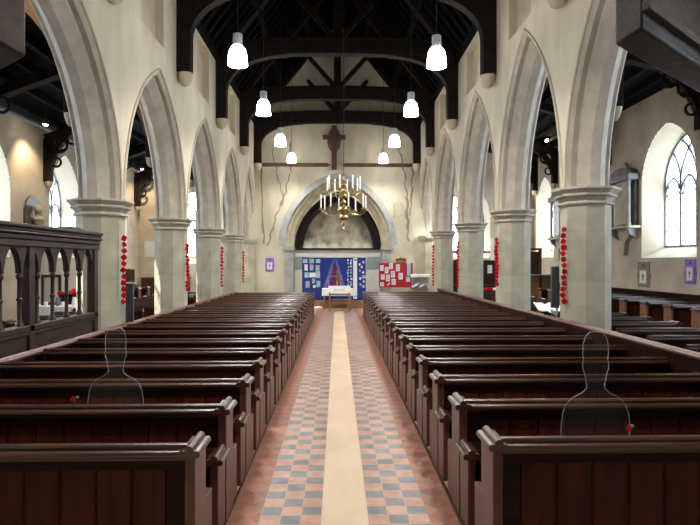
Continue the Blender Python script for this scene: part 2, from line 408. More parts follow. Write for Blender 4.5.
# below the springing the opening sides
wf = struct(b.build('wall_far', 'plaster_far', smooth=0))
b = MB(); sweep_arch(b, [(.62, .05), (.60, .06), (.36, .05), (.34, .0), (.32, -.02)], CH, CR, lambda x, z, v: Fe(AX + x, z, v), CS); b.build('outer_arch_ring', 'grey_stone', wf, smooth=25)
b = MB(); sweep_arch(b, [(.34, 0), (.30, -.10), (.22, -.12), (.20, -.2), (.03, -.34), (0, -.5), (0, -.7)], CH, CR, lambda x, z, v: Fe(AX + x, z, v), CS); b.build('inner_arch_ring', 'tan_stone', wf, smooth=25)
b = MB(); sweep_arch(b, [(0, -.7), (-.36, -.75), (-.36, -1.3)], CH, CR, lambda x, z, v: Fe(AX + x, z, v), CS - .1); b.build('deep_arch_ring', 'timber', wf, smooth=25)  # added ring: shade of the arch recess put into its near-black colour
for s in (-1, 1):
    b = MB(); xa, xb = sorted((AX + s * CH, AX + s * (CH + .36)))
    b.box(xa, xb, YE - .06, YE + .8, 0, CS - .16); b.build('arch_jamb', 'grey_stone', wf)
    b = MB(); xa, xb = sorted((AX + s * (CH - .06), AX + s * (CH + .44)))
    b.box(xa, xb, YE - .12, YE + .8, CS - .16, CS - .09); b.box(xa + .03, xb - .03, YE - .09, YE + .8, CS - .09, CS); b.build('arch_impost', 'grey_stone', wf)
    b = MB(); xa, xb = sorted((AX + s * (CH + .36), AX + s * (CH + .60))); b.box(xa, xb, YE - .02, YE + .3, 0, CS); b.build('jamb_return', 'plaster_far', wf)
b = MB(); b.box(-2.6, 2.6, YE + 1.3, YE + 1.4, 2.42, 5.4); struct(b.build('wall_chancel_mural', 'paint_dark'))
b = MB(); b.box(-2.6, 2.6, YE + .82, YE + .9, 0, 2.36); struct(b.build('wall_chancel_screen', 'white_board'))
b = MB(); b.box(-2.3, 2.3, YE + .72, YE + .92, 2.36, 2.43); struct(b.build('trim_1', 'timber'))
for s, x0, x1 in ((-1, -1.85, -1.28), (1, 1.27, 1.85)):
    b = MB(); b.box(x0, x1, YE + .80, YE + .82, 1.50, 2.05)
    tag(b.build('grey_panel', 'grey_panel'), 'flat blue grey panel on the white screen %s of the blue display' % ('left' if s < 0 else 'right'), 'panel', 'grey panels under the chancel arch')
# faint painted angels of the mural, as raised strips of darker paint on the mural wall
# damp stains branching down the far wall
def stain(paths, name):
    b = MB()
    for pts in paths:
        n = len(pts)
        for (x0, z0, w0), (x1, z1, w1) in zip(pts[:-1], pts[1:]):
            b.add([Fe(x0 - w0, z0, .004), Fe(x0 + w0, z0, .004), Fe(x1 + w1, z1, .004), Fe(x1 - w1, z1, .004)], [(0, 1, 2, 3)])
    b.build(name, 'crackle', wf, smooth=0)
def jag(x0, z0, x1, z1, w=.035, n=9, j=.05):
    out = []
    for i in range(n + 1):
        t = i / n; out.append((x0 + (x1 - x0) * t + random.uniform(-j, j), z0 + (z1 - z0) * t, w * random.uniform(.4, 1.2)))
    return out
stain([jag(-2.75, 6.8, -2.65, 5.9), jag(-2.65, 5.9, -2.3, 4.6), jag(-2.3, 4.6, -2.65, 3.6), jag(-2.65, 3.6, -2.95, 2.5), jag(-1.95, 6.9, -1.98, 5.6), jag(-1.98, 5.6, -2.4, 4.2), jag(-3.2, 5.8, -3.1, 2.6, .05),
       jag(-2.35, 4.4, -2.0, 5.0, .02)], 'damp_stain')
stain([jag(2.5, 7.0, 2.8, 5.9), jag(2.8, 5.9, 2.95, 4.6), jag(2.95, 4.6, 3.0, 2.7, .06), jag(3.2, 5.8, 3.1, 3.8, .04), jag(2.9, 3.9, 2.2, 3.55, .02), jag(2.2, 3.55, 1.95, 4.0, .02), jag(2.4, 3.7, 2.45, 4.3, .02), jag(3.0, 3.4, 2.7, 4.4, .02),
       jag(1.7, 4.2, 1.9, 3.8, .02)], 'damp_stain')
for i, (x0, x1) in enumerate(((-3.48, -.42), (.32, 3.46))):
    tip = x1 if i == 0 else x0
    b = MB(); b.box(min(x0, x1), max(x0, x1), YE - .10, YE, 5.86, 5.99); b.box(min(x0, x1), max(x0, x1), YE - .13, YE - .1, 5.95, 6.0)
    s = 1 if i == 0 else -1
    b.prism([(tip, 5.86), (tip + s * .12, 5.925), (tip, 5.99)], YE - .1, YE, lambda p, q, t: (p, t, q))
    struct(b.build('trim_%d' % (i + 2), 'brown_timber'))

# ------------------------------------------------------------------ aisle walls with windows
EAVL, EAVR, TOPL, TOPR = 5.6, 6.3, 7.2, 7.4
win_n = [0]
def add_window(F, c, half, sill, sp, rise, depth=.6, shrink=.86, lights=3):
    """splayed reveal, stone frame with intersecting tracery and glass; F(u, z, d): d outwards"""
    win_n[0] += 1
    gh = half * shrink; gs = sill + .30; gr = rise * shrink; gsp = sp - .02
    root = bpy.data.objects.new('window_%d' % win_n[0], None); COL.objects.link(root); root['kind'] = 'structure'
    n = 12
    o1 = [(-half, sill)] + [(x, z + sp) for x, z in arc_pts(half, rise, 0, n)] + [(half, sill)]
    o2 = [(-gh, gs)] + [(x, z + gsp) for x, z in arc_pts(gh, gr, 0, n)] + [(gh, gs)]
    b = MB(); k = len(o1)
    b.add([F(c + x, z, 0) for x, z in o1] + [F(c + x, z, depth) for x, z in o2], [(i, (i + 1) % k, k + (i + 1) % k, k + i) for i in range(k)])
    b.build('window_reveal', 'plaster', root, smooth=30)
    b = MB(); P = lambda x, z: F(c + x, z, depth)
    b.tube([P(x, z) for x, z in o2], .055, 4, closed=True)
    lw = 2 * gh / lights; R = (gh * gh + gr * gr) / (2 * gh)
    def inside(x, z): return abs(x) < gh and z < gsp + arc_h(x, gh, gr)
    for i in range(1, lights):
        x = -gh + i * lw
        b.tube([P(x, gs), P(x, gsp)], .062, 4)
        for sgn in (-1, 1):                     # intersecting tracery
            pts = []
            for q in range(0, 30):
                a = q / 29 * PI / 2
                px = x - sgn * R + sgn * R * math.cos(a); pz = gsp + R * math.sin(a)
                if not inside(px, pz): break
                pts.append(P(px, pz))
            if len(pts) > 2: b.tube(pts, .048, 4)
    for i in range(lights):                     # cusped heads of the lights
        xm = -gh + (i + .5) * lw; h2 = lw / 2
        b.tube([P(xm + x, gsp - .32 + z) for x, z in arc_pts(h2, h2 * 1.5, 0, 8)], .042, 4)
        for s in (-1, 1):
            b.tube([P(xm + s * h2 * .95, gsp - .30), P(xm + s * h2 * .5, gsp - .16), P(xm + s * h2 * .62, gsp + .0)], .022, 4)
    b.build('window_frame', 'lead', root)
    b = MB(); z = gs + .42
    while z < gsp - .1:
        b.tube([P(-gh, z), P(gh, z)], .014, 4); z += .48
    for i in range(lights):
        for q in (1,):
            b.tube([P(-gh + (i + .5) * lw, gs), P(-gh + (i + .5) * lw, gsp)], .005, 4)
    b.build('saddle_bars', 'lead_line', root)
    b = MB(); b.add([F(c + x, z, depth + .03) for x, z in o2], [tuple(range(len(o2)))]); b.build('window_pane', 'glass', root, smooth=0)
    # daylight portal over the opening
    ld = bpy.data.lights.new('window_daylight', 'AREA'); ld.shape = 'RECTANGLE'; ld.size = 2 * gh; ld.size_y = gsp + gr - gs
    ld.cycles.is_portal = True
    lo = bpy.data.objects.new('window_daylight', ld); COL.objects.link(lo); lo.parent = root
    mid = Vector(F(c, (gs + gsp + gr) / 2, depth + .06)); inn = (Vector(F(c, 0, 0)) - Vector(F(c, 0, 1))).normalized()
    lo.location = mid; lo.rotation_euler = inn.to_track_quat('-Z', 'Z').to_euler()

def aisle_wall(side, s, eav, wins, name):
    F = lambda u, z, d: (s * (XA + d), u, z)
    ops = [(c, h, sl, sp, ri, 0) for c, h, sl, sp, ri in wins]
    b = MB(); wall_face(b, F, -4.2, YE + .35, 0, eav + .05, ops, (), 0)
    # outer skin so that no light leaks round the reveal
    struct(b.build(name, 'aisle_plaster', smooth=0))
    for c, h, sl, sp, ri in wins: add_window(F, c, h, sl, sp, ri)
aisle_wall('left', -1, EAVL, [(y, 1.0, 1.95, 3.6, 1.55) for y in (2.0, 6.0, 10.0, 14.0, 18.0, 22.15)], 'wall_left_aisle')
aisle_wall('right', 1, EAVR, [(y, 1.22, 1.93, 3.9, 1.5) for y in (1.5, 5.9, 10.2, 14.53)] + [(y, .95, 2.0, 3.9, 1.4) for y in (19.3, 23.2)], 'wall_right_aisle')
for s, eav, top, cx, name, sill in ((-1, EAVL, TOPL, -5.85, 'wall_left_aisle_end', 1.75), (1, EAVR, TOPR, 5.6, 'wall_right_aisle_end', 2.0)):
    F = lambda u, z, d: (u, YE + .3 + d, z)
    x0, x1 = sorted((s * (W + PT), s * XA))
    tf = (lambda u: eav + (XA - abs(u)) / (XA - W - 2 * PT) * (top - eav) + .1)
    b = MB(); wall_face(b, F, x0, x1, 0, tf, [(cx, 1.0, sill, 3.7, 1.5, 0)], (), 0); struct(b.build(name, 'aisle_plaster', smooth=0))
    add_window(F, cx, 1.0, sill, 3.7, 1.5, .4, .80)
b = MB(); b.box(-9, 9, -4.4, -4.2, 0, 13); struct(b.build('wall_back', 'brown_timber', smooth=0))

# ------------------------------------------------------------------ roofs
RIDGE = 12.4; PLATE = 7.65
def roofplane(b, x0, z0, x1, z1, y0, y1, t=.08):
    b.add([(x0, y0, z0), (x1, y0, z1), (x1, y1, z1), (x0, y1, z0), (x0, y0, z0 + t), (x1, y0, z1 + t), (x1, y1, z1 + t), (x0, y1, z0 + t)],
          [(0, 1, 2, 3), (4, 7, 6, 5), (0, 4, 5, 1), (3, 2, 6, 7), (0, 3, 7, 4), (1, 5, 6, 2)])
def beam(b, p0, p1, w, h, up=(0, 0, 1)):
    p0 = Vector(p0); p1 = Vector(p1); d = (p1 - p0).normalized(); a = d.cross(Vector(up))
    if a.length < .01: a = Vector((1, 0, 0))
    a.normalize(); c = a.cross(d)
    vs = [p + a * i * w / 2 + c * j * h / 2 for p in (p0, p1) for i, j in ((-1, -1), (1, -1), (1, 1), (-1, 1))]
    b.add(vs, [(3, 2, 1, 0), (4, 5, 6, 7), (0, 1, 5, 4), (1, 2, 6, 5), (2, 3, 7, 6), (3, 0, 4, 7)])
b = MB()
for s in (-1, 1):
    roofplane(b, s * (W + .35), PLATE - .35, 0, RIDGE + .05, -4.2, YE + .3)
    y = -3.8
    while y < YE:
        beam(b, (s * (W + .05), y, PLATE - .05), (s * .05, y, RIDGE - .1), .10, .12, (0, 1, 0)); y += .48
    for t in (.35, .68):
        x = (W + .1) * (1 - t); z = PLATE + (RIDGE - PLATE) * t
        b.box(s * x - .09, s * x + .09, -4.2, YE, z - .22, z - .02)
    x0, x1 = sorted((s * (W - .10), s * (W + .3))); b.box(x0, x1, -4.2, YE, PLATE - .06, PLATE + .16)
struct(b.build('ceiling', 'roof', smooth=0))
for s, eav, top, side in ((-1, EAVL, TOPL, 'left'), (1, EAVR, TOPR, 'right')):
    b = MB(); xi = W + 2 * PT; roofplane(b, s * (XA + .7), eav - .16, s * (xi - .1), top + .04, -4.2, YE + .9)
    sl = (top - eav) / (XA - xi)
    for k in range(1, 8):
        x = XA - k * (XA - xi) / 8; z = eav + (XA - x) * sl
        b.box(s * x - .06, s * x + .06, -4.2, YE + .3, z - .14, z - .0)
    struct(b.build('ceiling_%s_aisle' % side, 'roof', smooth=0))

TR = [8.6, 12.6, 16.6, 20.6, YE - .2]
def nave_truss(y, label, zb):
    t = thing('roof_truss', label, 'roof truss', (0, y, 0), 0, 'nave roof trusses')
    n = 16; hw = W - .02
    b = MB(); top = []; bot = []
    for i in range(n + 1):
        x = -hw - .0 + 2 * hw * i / n; q = 1 - (x / hw) ** 2
        bot.append((x, zb + .12 * q)); top.append((x, zb + .45 + .16 * q))
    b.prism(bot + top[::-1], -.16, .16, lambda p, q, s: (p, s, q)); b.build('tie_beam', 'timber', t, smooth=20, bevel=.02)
    for s in (-1, 1):
        b = MB(); x0, x1 = sorted((s * W, s * (W - .30))); b.box(x0, x1, -.15, .15, 5.95, zb + .1); b.build('wall_post', 'timber', t, bevel=.02)
        b = MB()
        poly = [(W - .30, zb + .1)] + [(W - .30 - 1.75 * (1 - math.cos(a)), 6.75 + (zb + .07 - 6.75) * math.sin(a)) for a in [PI / 2 * i / 14 for i in range(15)]]
        b.prism([(s * p, q) for p, q in poly], -.13, .13, lambda p, q, v: (p, v, q)); b.build('brace', 'timber', t, smooth=20)
        b = MB(); xm = s * (W - .16)
        b.lathe([(.02, 5.66), (.10, 5.70), (.15, 5.80), (.17, 5.88), (.17, 5.95)], (xm, 0, 0), 12); b.build('corbel', 'plaster', t)
        b = MB(); beam(b, (s * (W - .1), 0, PLATE + .25), (s * .05, 0, RIDGE - .35), .22, .3, (0, 1, 0)); b.build('principal_rafter', 'timber', t)
        b = MB(); beam(b, (s * .1, 0, zb + .62), (s * 1.25, 0, zb + 1.9), .14, .16, (0, 1, 0)); b.build('strut', 'timber', t)
    b = MB(); b.box(-.13, .13, -.12, .12, zb + .5, RIDGE - .15); b.build('king_post', 'timber', t)
tn = ['out of sight above the camera', 'nearest the camera', 'in the middle of the nave', 'one before the far wall', 'set against the far wall']
for y, l in zip(TR, tn): nave_truss(y, 'dark oak roof truss with curved braces on corbels, %s' % l, 7.72 if y < 18 else 7.55)

def aisle_truss(s, y, label, eav, top, mname='timber'):
    t = thing('aisle_truss', label, 'roof truss', (0, y, 0), 0, 'aisle roof trusses')
    xi = W + 2 * PT; sl = (top - eav) / (XA - xi); zr = lambda x: eav + (XA - x) * sl - .16
    b = MB(); beam(b, (s * (XA - .05), 0, zr(XA) - .05), (s * (xi + .02), 0, zr(xi) - .05), .22, .26, (0, 1, 0)); b.build('rafter', mname, t, bevel=.015)
    for a, d, z0, reach in ((XA, -1, eav - 1.45, 2.2), (xi, 1, 4.2, 1.7)):
        b = MB(); x0, x1 = sorted((s * a, s * (a + d * .2))); b.box(x0, x1, -.11, .11, z0, zr(a) - .05); b.build('wall_post', mname, t, bevel=.01)
        # curved brace with pierced tracery between brace, post and rafter
        P = []
        for i in range(15):
            q = PI / 2 * i / 14; px = a + d * (.2 + reach * (1 - math.cos(q))); pz = z0 + .05 + (zr(a + d * reach) - .2 - z0) * math.sin(q); P.append((px, pz))
        b = MB(); k = len(P)
        inn = [(p - d * .02, q) for p, q in P]; out = [(p - d * (.16 if i > 0 else .02), q + .14) for i, (p, q) in enumerate(P)]
        b.prism([(s * p, q) for p, q in inn + out[::-1]], -.08, .08, lambda p, q, v: (p, v, q)); b.build('curved_brace', mname if d < 0 else 'brown_timber', t, smooth=25)
        b = MB(); rim = lambda cx, cz, r: b.tube([(s * (cx + r * math.cos(2 * PI * i / 14)), 0, cz + r * math.sin(2 * PI * i / 14)) for i in range(14)], .035, 5, closed=True)
        zt = zr(a + d * .6) - .1
        rim(a + d * .42, zt - .35, .22); rim(a + d * .82, zt - .12 + (-.05 if d < 0 else -.2), .17); rim(a + d * .33, zt - .85, .13)
        b.tube([(s * (a + d * .2), 0, zt - .1), (s * (a + d * .9), 0, zt - .35)], .03, 5); b.tube([(s * (a + d * .2), 0, zt - .6), (s * (a + d * .65), 0, zt - .45)], .03, 5)
        b.build('tracery', mname if d < 0 else 'brown_timber', t)
        b = MB(); b.lathe([(.03, z0 - .2), (.07, z0 - .16), (.10, z0 - .06), (.11, z0)], (s * (a + d * .12), 0, 0), 10); b.build('corbel', 'tan_stone', t)
for s, eav, top, sd in ((-1, EAVL, TOPL, 'left'), (1, EAVR, TOPR, 'right')):
    for i, y in enumerate((9.3, 13.2, 16.75, 20.9, 24.1) if s < 0 else (8.75, 13.0, 17.6, 21.9, 24.1)):
        aisle_truss(s, y, 'dark timber half truss with pierced tracery brace over the %s aisle, %s' % (sd, ['nearest the camera', 'second from the camera', 'third from the camera', 'fourth from the camera', 'against the end wall'][i]), eav, top)

# ------------------------------------------------------------------ pews
def rail_profile():
    pts = []
    for cx, cz, r, a0, a1 in ((.0, .038, .020, -40, 220), (-.026, .004, .024, 70, 290), ):
        for i in range(9):
            a = math.radians(a0 + (a1 - a0) * i / 8); pts.append((cx + r * math.cos(a), cz + r * math.sin(a)))
    pts += [(-.018, -.034), (.034, -.034), (.040, .0), (.030, .022)]
    return pts
def cap_profile():
    pts = []
    for cx, cz, r, a0, a1 in ((.038, .004, .020, -90, 70), (0, .026, .024, -10, 190), (-.038, .004, .020, 110, 270)):
        for i in range(8):
            a = math.radians(a0 + (a1 - a0) * i / 7); pts.append((cx + r * math.cos(a), cz + r * math.sin(a)))
    return pts
def make_pew(s, L, h, name, label, group, rest=True, endmat='pew_end', full=True):
    """aisle end at x = 0, runs to x = s*L; y forward to the altar; back at y = 0"""
    t = thing(name, label, 'pew', (0, 0, 0), 0, group)
    X = lambda a, c: tuple(sorted((s * a, s * c)))
    b = MB()                                    # panelled back: frame and vertical planks
    hb = h - .045
    b.cur = 0
    x0, x1 = X(.03, L - .03)
    b.box(x0, x1, -.012, .014, hb - .10, hb); b.box(x0, x1, -.012, .014, .06, .16)
    x0, x1 = X(.03, .13); b.box(x0, x1, -.012, .014, .16, hb - .10)
    x0, x1 = X(L - .13, L - .03); b.box(x0, x1, -.012, .014, .16, hb - .10)
    b.cur = 1; n = max(3, round((L - .26) / .2)); w = (L - .26) / n
    for i in range(n):
        a = .13 + i * w
        pl = [(a, .012), (a, -.0015), (a + .009, .006), (a + .012, .0055), (a + .016, -.002), (a + w - .004, -.002), (a + w, .003), (a + w, .012)]
        b.prism([(s * p, q) for p, q in pl], .16, hb - .10, lambda p, q, z: (p, q, z))
    b.build('backrest', ['pew', 'pew_plank'], t, smooth=0)
    b = MB(); b.prism(rail_profile(), s * .02, s * (L - .02), lambda p, q, z: (z, p, h - .058 + q)); b.build('top_rail', 'pew_rail', t, smooth=50)
    b = MB(); x0, x1 = X(.03, L - .03); b.box(x0, x1, .014, .40, .40, .43); b.build('seat', 'pew', t, bevel=.006)
    b = MB(); x0, x1 = X(-.025, .03)
    b.box(x0, x1, -.045, .215, .0, h - .04); e = b.build('bench_end', endmat, t, bevel=.006)
    b = MB(); b.prism(cap_profile(), -.075, .20, lambda p, q, y: (p + s * .0, y, h - .046 + q)); b.build('end_cap', 'pew_rail', e, smooth=50)
    b = MB(); x0, x1 = X(-.02, .03); b.box(x0, x1, .215, .40, .0, .40); b.build('seat_end', endmat, t, bevel=.006)
    if full:
        b = MB(); x0, x1 = X(L - .05, L); b.box(x0, x1, -.045, .40, .0, h - .06); b.build('outer_end', 'pew', t, bevel=.005)
        b = MB(); x0, x1 = X(.05, L - .06); b.box(x0, x1, .36, .38, .10, .40); b.build('seat_riser', 'pew', t)
    if rest:
        b = MB(); x0, x1 = X(.03, L - .06); b.box(x0, x1, -.26, -.03, h - .315, h - .295); b.box(x0, x1, -.27, -.255, h - .33, h - .28); b.build('book_ledge', 'pew', t)
        b = MB(); x0, x1 = X(-.02, .03); b.box(x0, x1, -.29, -.05, 0, h - .30); e2 = b.build('ledge_end', 'pew_end', t, bevel=.006)
        b = MB(); b.prism(cap_profile(), -.325, -.075, lambda p, q, y: (p, y, h - .306 + q)); b.build('ledge_cap', 'pew_rail', e2, smooth=50)
    return t
PH = .80
NL, NR = 19, 19
for s, n, x, y0, dy, zz, sd, L in ((-1, NL, -.79, 3.12, .862, .02, 'left', 2.57), (1, NR, .872, 3.13, .865, .04, 'right', 2.49)):
    first = make_pew(s, L, PH - .0, 'pew', 'polished mahogany pew nearest the camera in the %s nave block, planked back in full view' % sd, 'pews of the %s nave block' % sd, rest=False)
    first.location = (x, y0, zz)
    proto = make_pew(s, L, PH, 'pew', '', 'pews of the %s nave block' % sd)
    for i in range(1, n):
        lab = 'polished mahogany pew, %s row from the camera in the %s nave block' % (ORD[i], sd)
        if i == n - 1: lab = 'polished mahogany pew of the %s nave block nearest the altar' % sd
        loc = (x, y0 + dy * i, zz)
        if i == 1: proto.location = loc; proto['label'] = lab
        else: dup(proto, loc, None, lab)
# worn pale chips under the rail ends of the two nearest pews belong to those pews
# side screens of the blocks along the arcades
for s, x, h, sd in ((-1, -3.42, .82, 'left'), (1, 3.42, .945, 'right')):
    t = thing('pew_side_screen', 'low oak screen with ridged rail closing the %s nave pews along the arcade' % sd, 'screen', (x, 0, 0), 0, 'pew side screens')
    b = MB(); b.box(-.02, .02, 1.5, 19.3, .02, h - .05); b.build('panel', 'pew', t)
    b = MB(); b.prism([(-.055, 0), (-.055, .02), (-.035, .045), (-.012, .02), (.012, .02), (.035, .045), (.055, .02), (.055, 0)], 1.5, 19.3, lambda p, q, y: (p, y, h - .05 + q)); b.build('rail', 'pew_end', t, smooth=20)

# aisle pews
def pew_row(s, x, L, ys, label, group, h=.80, endmat='pew_end', flip=False):
    p = make_pew(s, L, h, 'aisle_pew', '', group, rest=False, endmat=endmat, full=False)
    n = len(ys)
    for i, y in enumerate(ys):
        lab = label % (ORD[i] if i else 'nearest the camera') if '%s' in label else label
        lab = lab.replace('the nearest the camera row', 'row nearest the camera')
        if i == 0: p.location = (x, y, 0); p['label'] = lab
        else: dup(p, (x, y, 0), None, lab)
pew_row(-1, 5.75, 1.50, [6.0 + .88 * i for i in range(16)], 'dark pew between right arcade and side passage, row %s of its file', 'right aisle pews against the arcade')
pew_row(1, 6.95, 1.52, [7.0 + .95 * i for i in range(14)], 'honey ended box pew against the right wall, row %s of its file', 'right aisle pews against the outer wall', .92, 'pew_orange')
pew_row(1, -5.75, 1.50, [10.0 + .88 * i for i in range(12)], 'dark pew between left arcade and side passage, row %s of its file', 'left aisle pews against the arcade')
pew_row(-1, -6.95, 1.52, [17.2 + .95 * i for i in range(5)], 'dark pew standing against left outer wall, row %s of its file', 'left aisle pews against the outer wall', .92)
# dado along the right outer wall
b = MB(); b.box(8.44, 8.5, 0, 22.0, 0, .98); b.box(8.38, 8.5, 0, 22.0, .98, 1.04); struct(b.build('baseboard_right', 'pew'))

# ------------------------------------------------------------------ carved oak screen on the left
def parclose():
    t = thing('oak_screen', 'carved oak screen with traceried arcade and heavy moulded rail at the left edge', 'screen', (-3.60, 0, 0))
    y0, y1 = 5.72, 8.52
    b = MB(); b.box(-.10, .10, y0, y1, 2.06, 2.12); b.box(-.13, .13, y0, y1, 2.12, 2.15); b.box(-.11, .11, y0, y1, 2.15, 2.19); b.box(-.12, .14, y0, y1, 2.19, 2.235)
    b.box(-.08, .08, y0, y1, 1.98, 2.06); b.build('top_rail', 'screen', t, bevel=.012)
    b = MB(); b.box(-.08, .06, y0, y1, 1.00, 1.075); b.box(-.06, .05, y0, y1, .96, 1.0); b.build('sill_rail', 'screen', t, bevel=.01)
    b = MB(); b.box(-.03, .03, y0, y1, .05, .96); b.build('lower_panel', 'screen', t)
    for y in (8.46, 6.70):
        b = MB(); b.box(-.06, .06, y - .06, y + .06, 0, 2.0); b.build('post', 'screen', t, bevel=.012)
    ys = [8.03 - .375 * i for i in range(7)]
    for y in ys:
        if min(abs(y - q) for q in (6.70, 4.6)) < .12: continue
        b = MB(); b.lathe([(.045, 1.07), (.045, 1.10), (.030, 1.13), (.024, 1.16), (.024, 1.36), (.034, 1.37), (.034, 1.39), (.024, 1.40), (.022, 1.60), (.036, 1.62), (.040, 1.65), (.030, 1.67), (.030, 1.70)], (0, y, 0), 10)
        b.build('baluster', 'screen', t)
    b = MB()                                    # pointed arch heads: solid spandrels between neighbours
    edges = [8.40] + ys
    for ya, yc in zip(edges[:-1], edges[1:]):
        c = (ya + yc) / 2; half = abs(ya - yc) / 2 - .022
        pts = arc_pts(half, .30, 0, 8)
        for (xa, za), (xb, zb_) in zip(pts[:-1], pts[1:]):
            b.prism([(c + xa, 1.70 + za), (c + xb, 1.70 + zb_), (c + xb, 2.03), (c + xa, 2.03)], -.035, .035, lambda p, q, v: (v, p, q))
        for s in (-1, 1):
            b.tube([(0, c + s * half, 1.68), (0, c + s * half * .62, 1.80), (0, c + s * half * .72, 1.90)], .012, 5)
            e = c + s * half
            b.box(-.035, .035, min(e, e + s * .022), max(e, e + s * .022), 1.68, 2.0)
    b.build('tracery_heads', 'screen', t, smooth=20)
parclose()
b = MB(); b.box(-.14, .12, -.2, .2, 0, .018); b.box(-.10, .10, -.17, .1, .018, .032)
o = b.build('folded_papers', 'dark_panel'); o.location = (-3.6, 7.75, 2.236); tag(o, 'small flat stack of dark folders lying on the oak screen rail', 'papers')

# ------------------------------------------------------------------ gallery fronts at the upper corners
def gallery(s, A, zb, label):
    t = thing('gallery_front', label, 'gallery', (0, 0, 0), 0, 'gallery fronts')
    d = Vector((s * .765, .644, 0)); nrm = Vector((-s * .10, -.99, 0)); th = .29
    A = Vector((A[0], A[1], 0)); B = A + Vector((s * .03, -.27, 0))
    Lg = 2.30
    P = [A, A + d * Lg, A + d * Lg + Vector((s * .03, -.27, 0)), B]
    b = MB(); b.prism([(p.x, p.y) for p in P], zb, zb + 1.5, lambda p, q, z: (p, q, z)); b.build('body', 'gallery_wood', t, bevel=.02)
    b = MB()                                    # moulded bottom and framing on the canted face
    o1 = Vector((d.y * s, -abs(d.x), 0)).normalized() * .0
    for z0, z1, g in ((zb + .10, zb + .16, .05), (zb + .55, zb + .62, .04)):
        Q = [p.copy() for p in P]; c = (P[0] + P[2]) / 2
        sc_ = lambda p: (p - c) * 1.0
        ext = Vector((s * .02, -g, 0))
        b.prism([((p + ext).x, (p + ext).y) for p in (P[3], P[2])] + [(P[2].x, P[2].y), (P[3].x, P[3].y)], z0, z1, lambda p, q, z: (p, q, z))
    if s > 0: b.build('moulding', 'gallery_wood', t, bevel=.008)
gallery(1, (1.78, 3.62), 3.19, 'dark canted gallery corner high at the right edge of the picture')
gallery(-1, (-2.095, 3.88), 3.18, 'dark gallery corner with worn face high at the left edge of the picture')

# ------------------------------------------------------------------ pendant lamps
BULB = 190
def make_lamp(label, group, top=10.0):
    t = thing('pendant_lamp', label, 'lamp', (0, 0, 0), 0, group)
    b = MB(); b.tube([(0, 0, .56), (0, 0, top)], .008, 6); b.build('cord', 'iron', t)
    b = MB(); b.lathe([(.03, .58), (.08, .57), (.088, .55), (.088, .36), (.092, .35)], n=16); b.build('lamp_cap', 'lamp_cap', t)
    b = MB(); b.lathe([(.088, .35), (.12, .32), (.152, .26), (.168, .17), (.172, .06), (.182, .0), (.165, .0), (.12, .02), (.02, .03)], n=24); b.build('glass_shade', 'lamp', t)
    ld = bpy.data.lights.new('bulb', 'SPOT'); ld.energy = BULB; ld.color = (1, .955, .89); ld.spot_size = math.radians(150); ld.spot_blend = .7; ld.shadow_soft_size = .12
    lo = bpy.data.objects.new('bulb', ld); COL.objects.link(lo); lo.parent = t; lo.location = (0, 0, -.03)
    return t
lamp_y = [10.5, 14.15, 18.3, 22.7, 6.7, 2.6]; X = 1.83  # trailing pairs are unseen, added to brighten floor, pew rails and backs
l0 = None
for j, y in enumerate(lamp_y):
    for s in (-1, 1):
        lab = 'glowing bell shaped pendant lamp over the nave, %s, %s side' % (['nearest the camera', 'second pair', 'third pair', 'farthest pair', 'just above the picture', 'above the camera', 'behind the camera'][j], 'left' if s < 0 else 'right')
        z = [5.42, 5.46, 5.54, 5.78, 5.42, 5.42, 5.42][j]
        if l0 is None: l0 = make_lamp(lab, 'nave pendant lamps', 3.9); l0.location = (s * X, y, z)
        else: dup(l0, (s * X, y, z), None, lab)
a0 = make_lamp('glowing pendant lamp hanging in the left aisle before the end window', 'aisle pendant lamps', 2.4); a0.location = (-5.45, 21.6, 4.05)
dup(a0, (4.75, 23.2, 4.1), None, 'glowing pendant lamp hanging in the right aisle before the end window')

# spot lamps in the aisle roofs
def spot(x, y, z, label, aim):
    t = thing('spot_lamp', label, 'lamp', (x, y, z), 0, 'aisle spot lamps')
    d = (Vector(aim) - Vector((x, y, z))).normalized(); q = d.to_track_quat('Z', 'Y').to_matrix().to_4x4()
    b = MB(); b.lathe([(.05, -.12), (.07, -.08), (.075, .0), (.065, .0)], n=12); b.v = [tuple(q @ Vector(p)) for p in b.v]; b.build('housing', 'iron', t)
    b = MB(); b.ball((0, 0, 0), .062, 10, .6); b.v = [tuple(q @ Vector(p) + d * .01) for p in b.v]; b.build('lens', 'spot', t)
    b = MB(); b.tube([(0, 0, .03), (0, 0, .3)], .012, 6); b.build('stem', 'iron', t)
    ld = bpy.data.lights.new('spot_beam', 'SPOT'); ld.energy = 95; ld.color = (1, .80, .52); ld.spot_size = math.radians(95); ld.spot_blend = .8; ld.shadow_soft_size = .06
    lo = bpy.data.objects.new('spot_beam', ld); COL.objects.link(lo); lo.parent = t; lo.location = d * .12; lo.rotation_euler = d.to_track_quat('-Z', 'Y').to_euler()
spot(-7.8, 15.4, 5.5, 'small bright spot lamp high in the left aisle beside the tracery brace', (-8.5, 15.9, 3.6))
spot(7.8, 21.1, 6.36, 'small bright spot lamp under the right aisle roof', (8.5, 20.0, 4.2))
spot(-7.8, 22.9, 5.55, 'small distant spot lamp near the end wall of the left aisle', (-8.0, 24.4, 3.5))
spot(-6.2, 8.2, 5.9, 'spot lamp under the left aisle roof lighting the nearest brace', (-4.9, 9.3, 5.9))
spot(5.4, 13.8, 6.5, 'spot lamp under the right aisle roof lighting the second brace', (4.5, 12.3, 6.2))

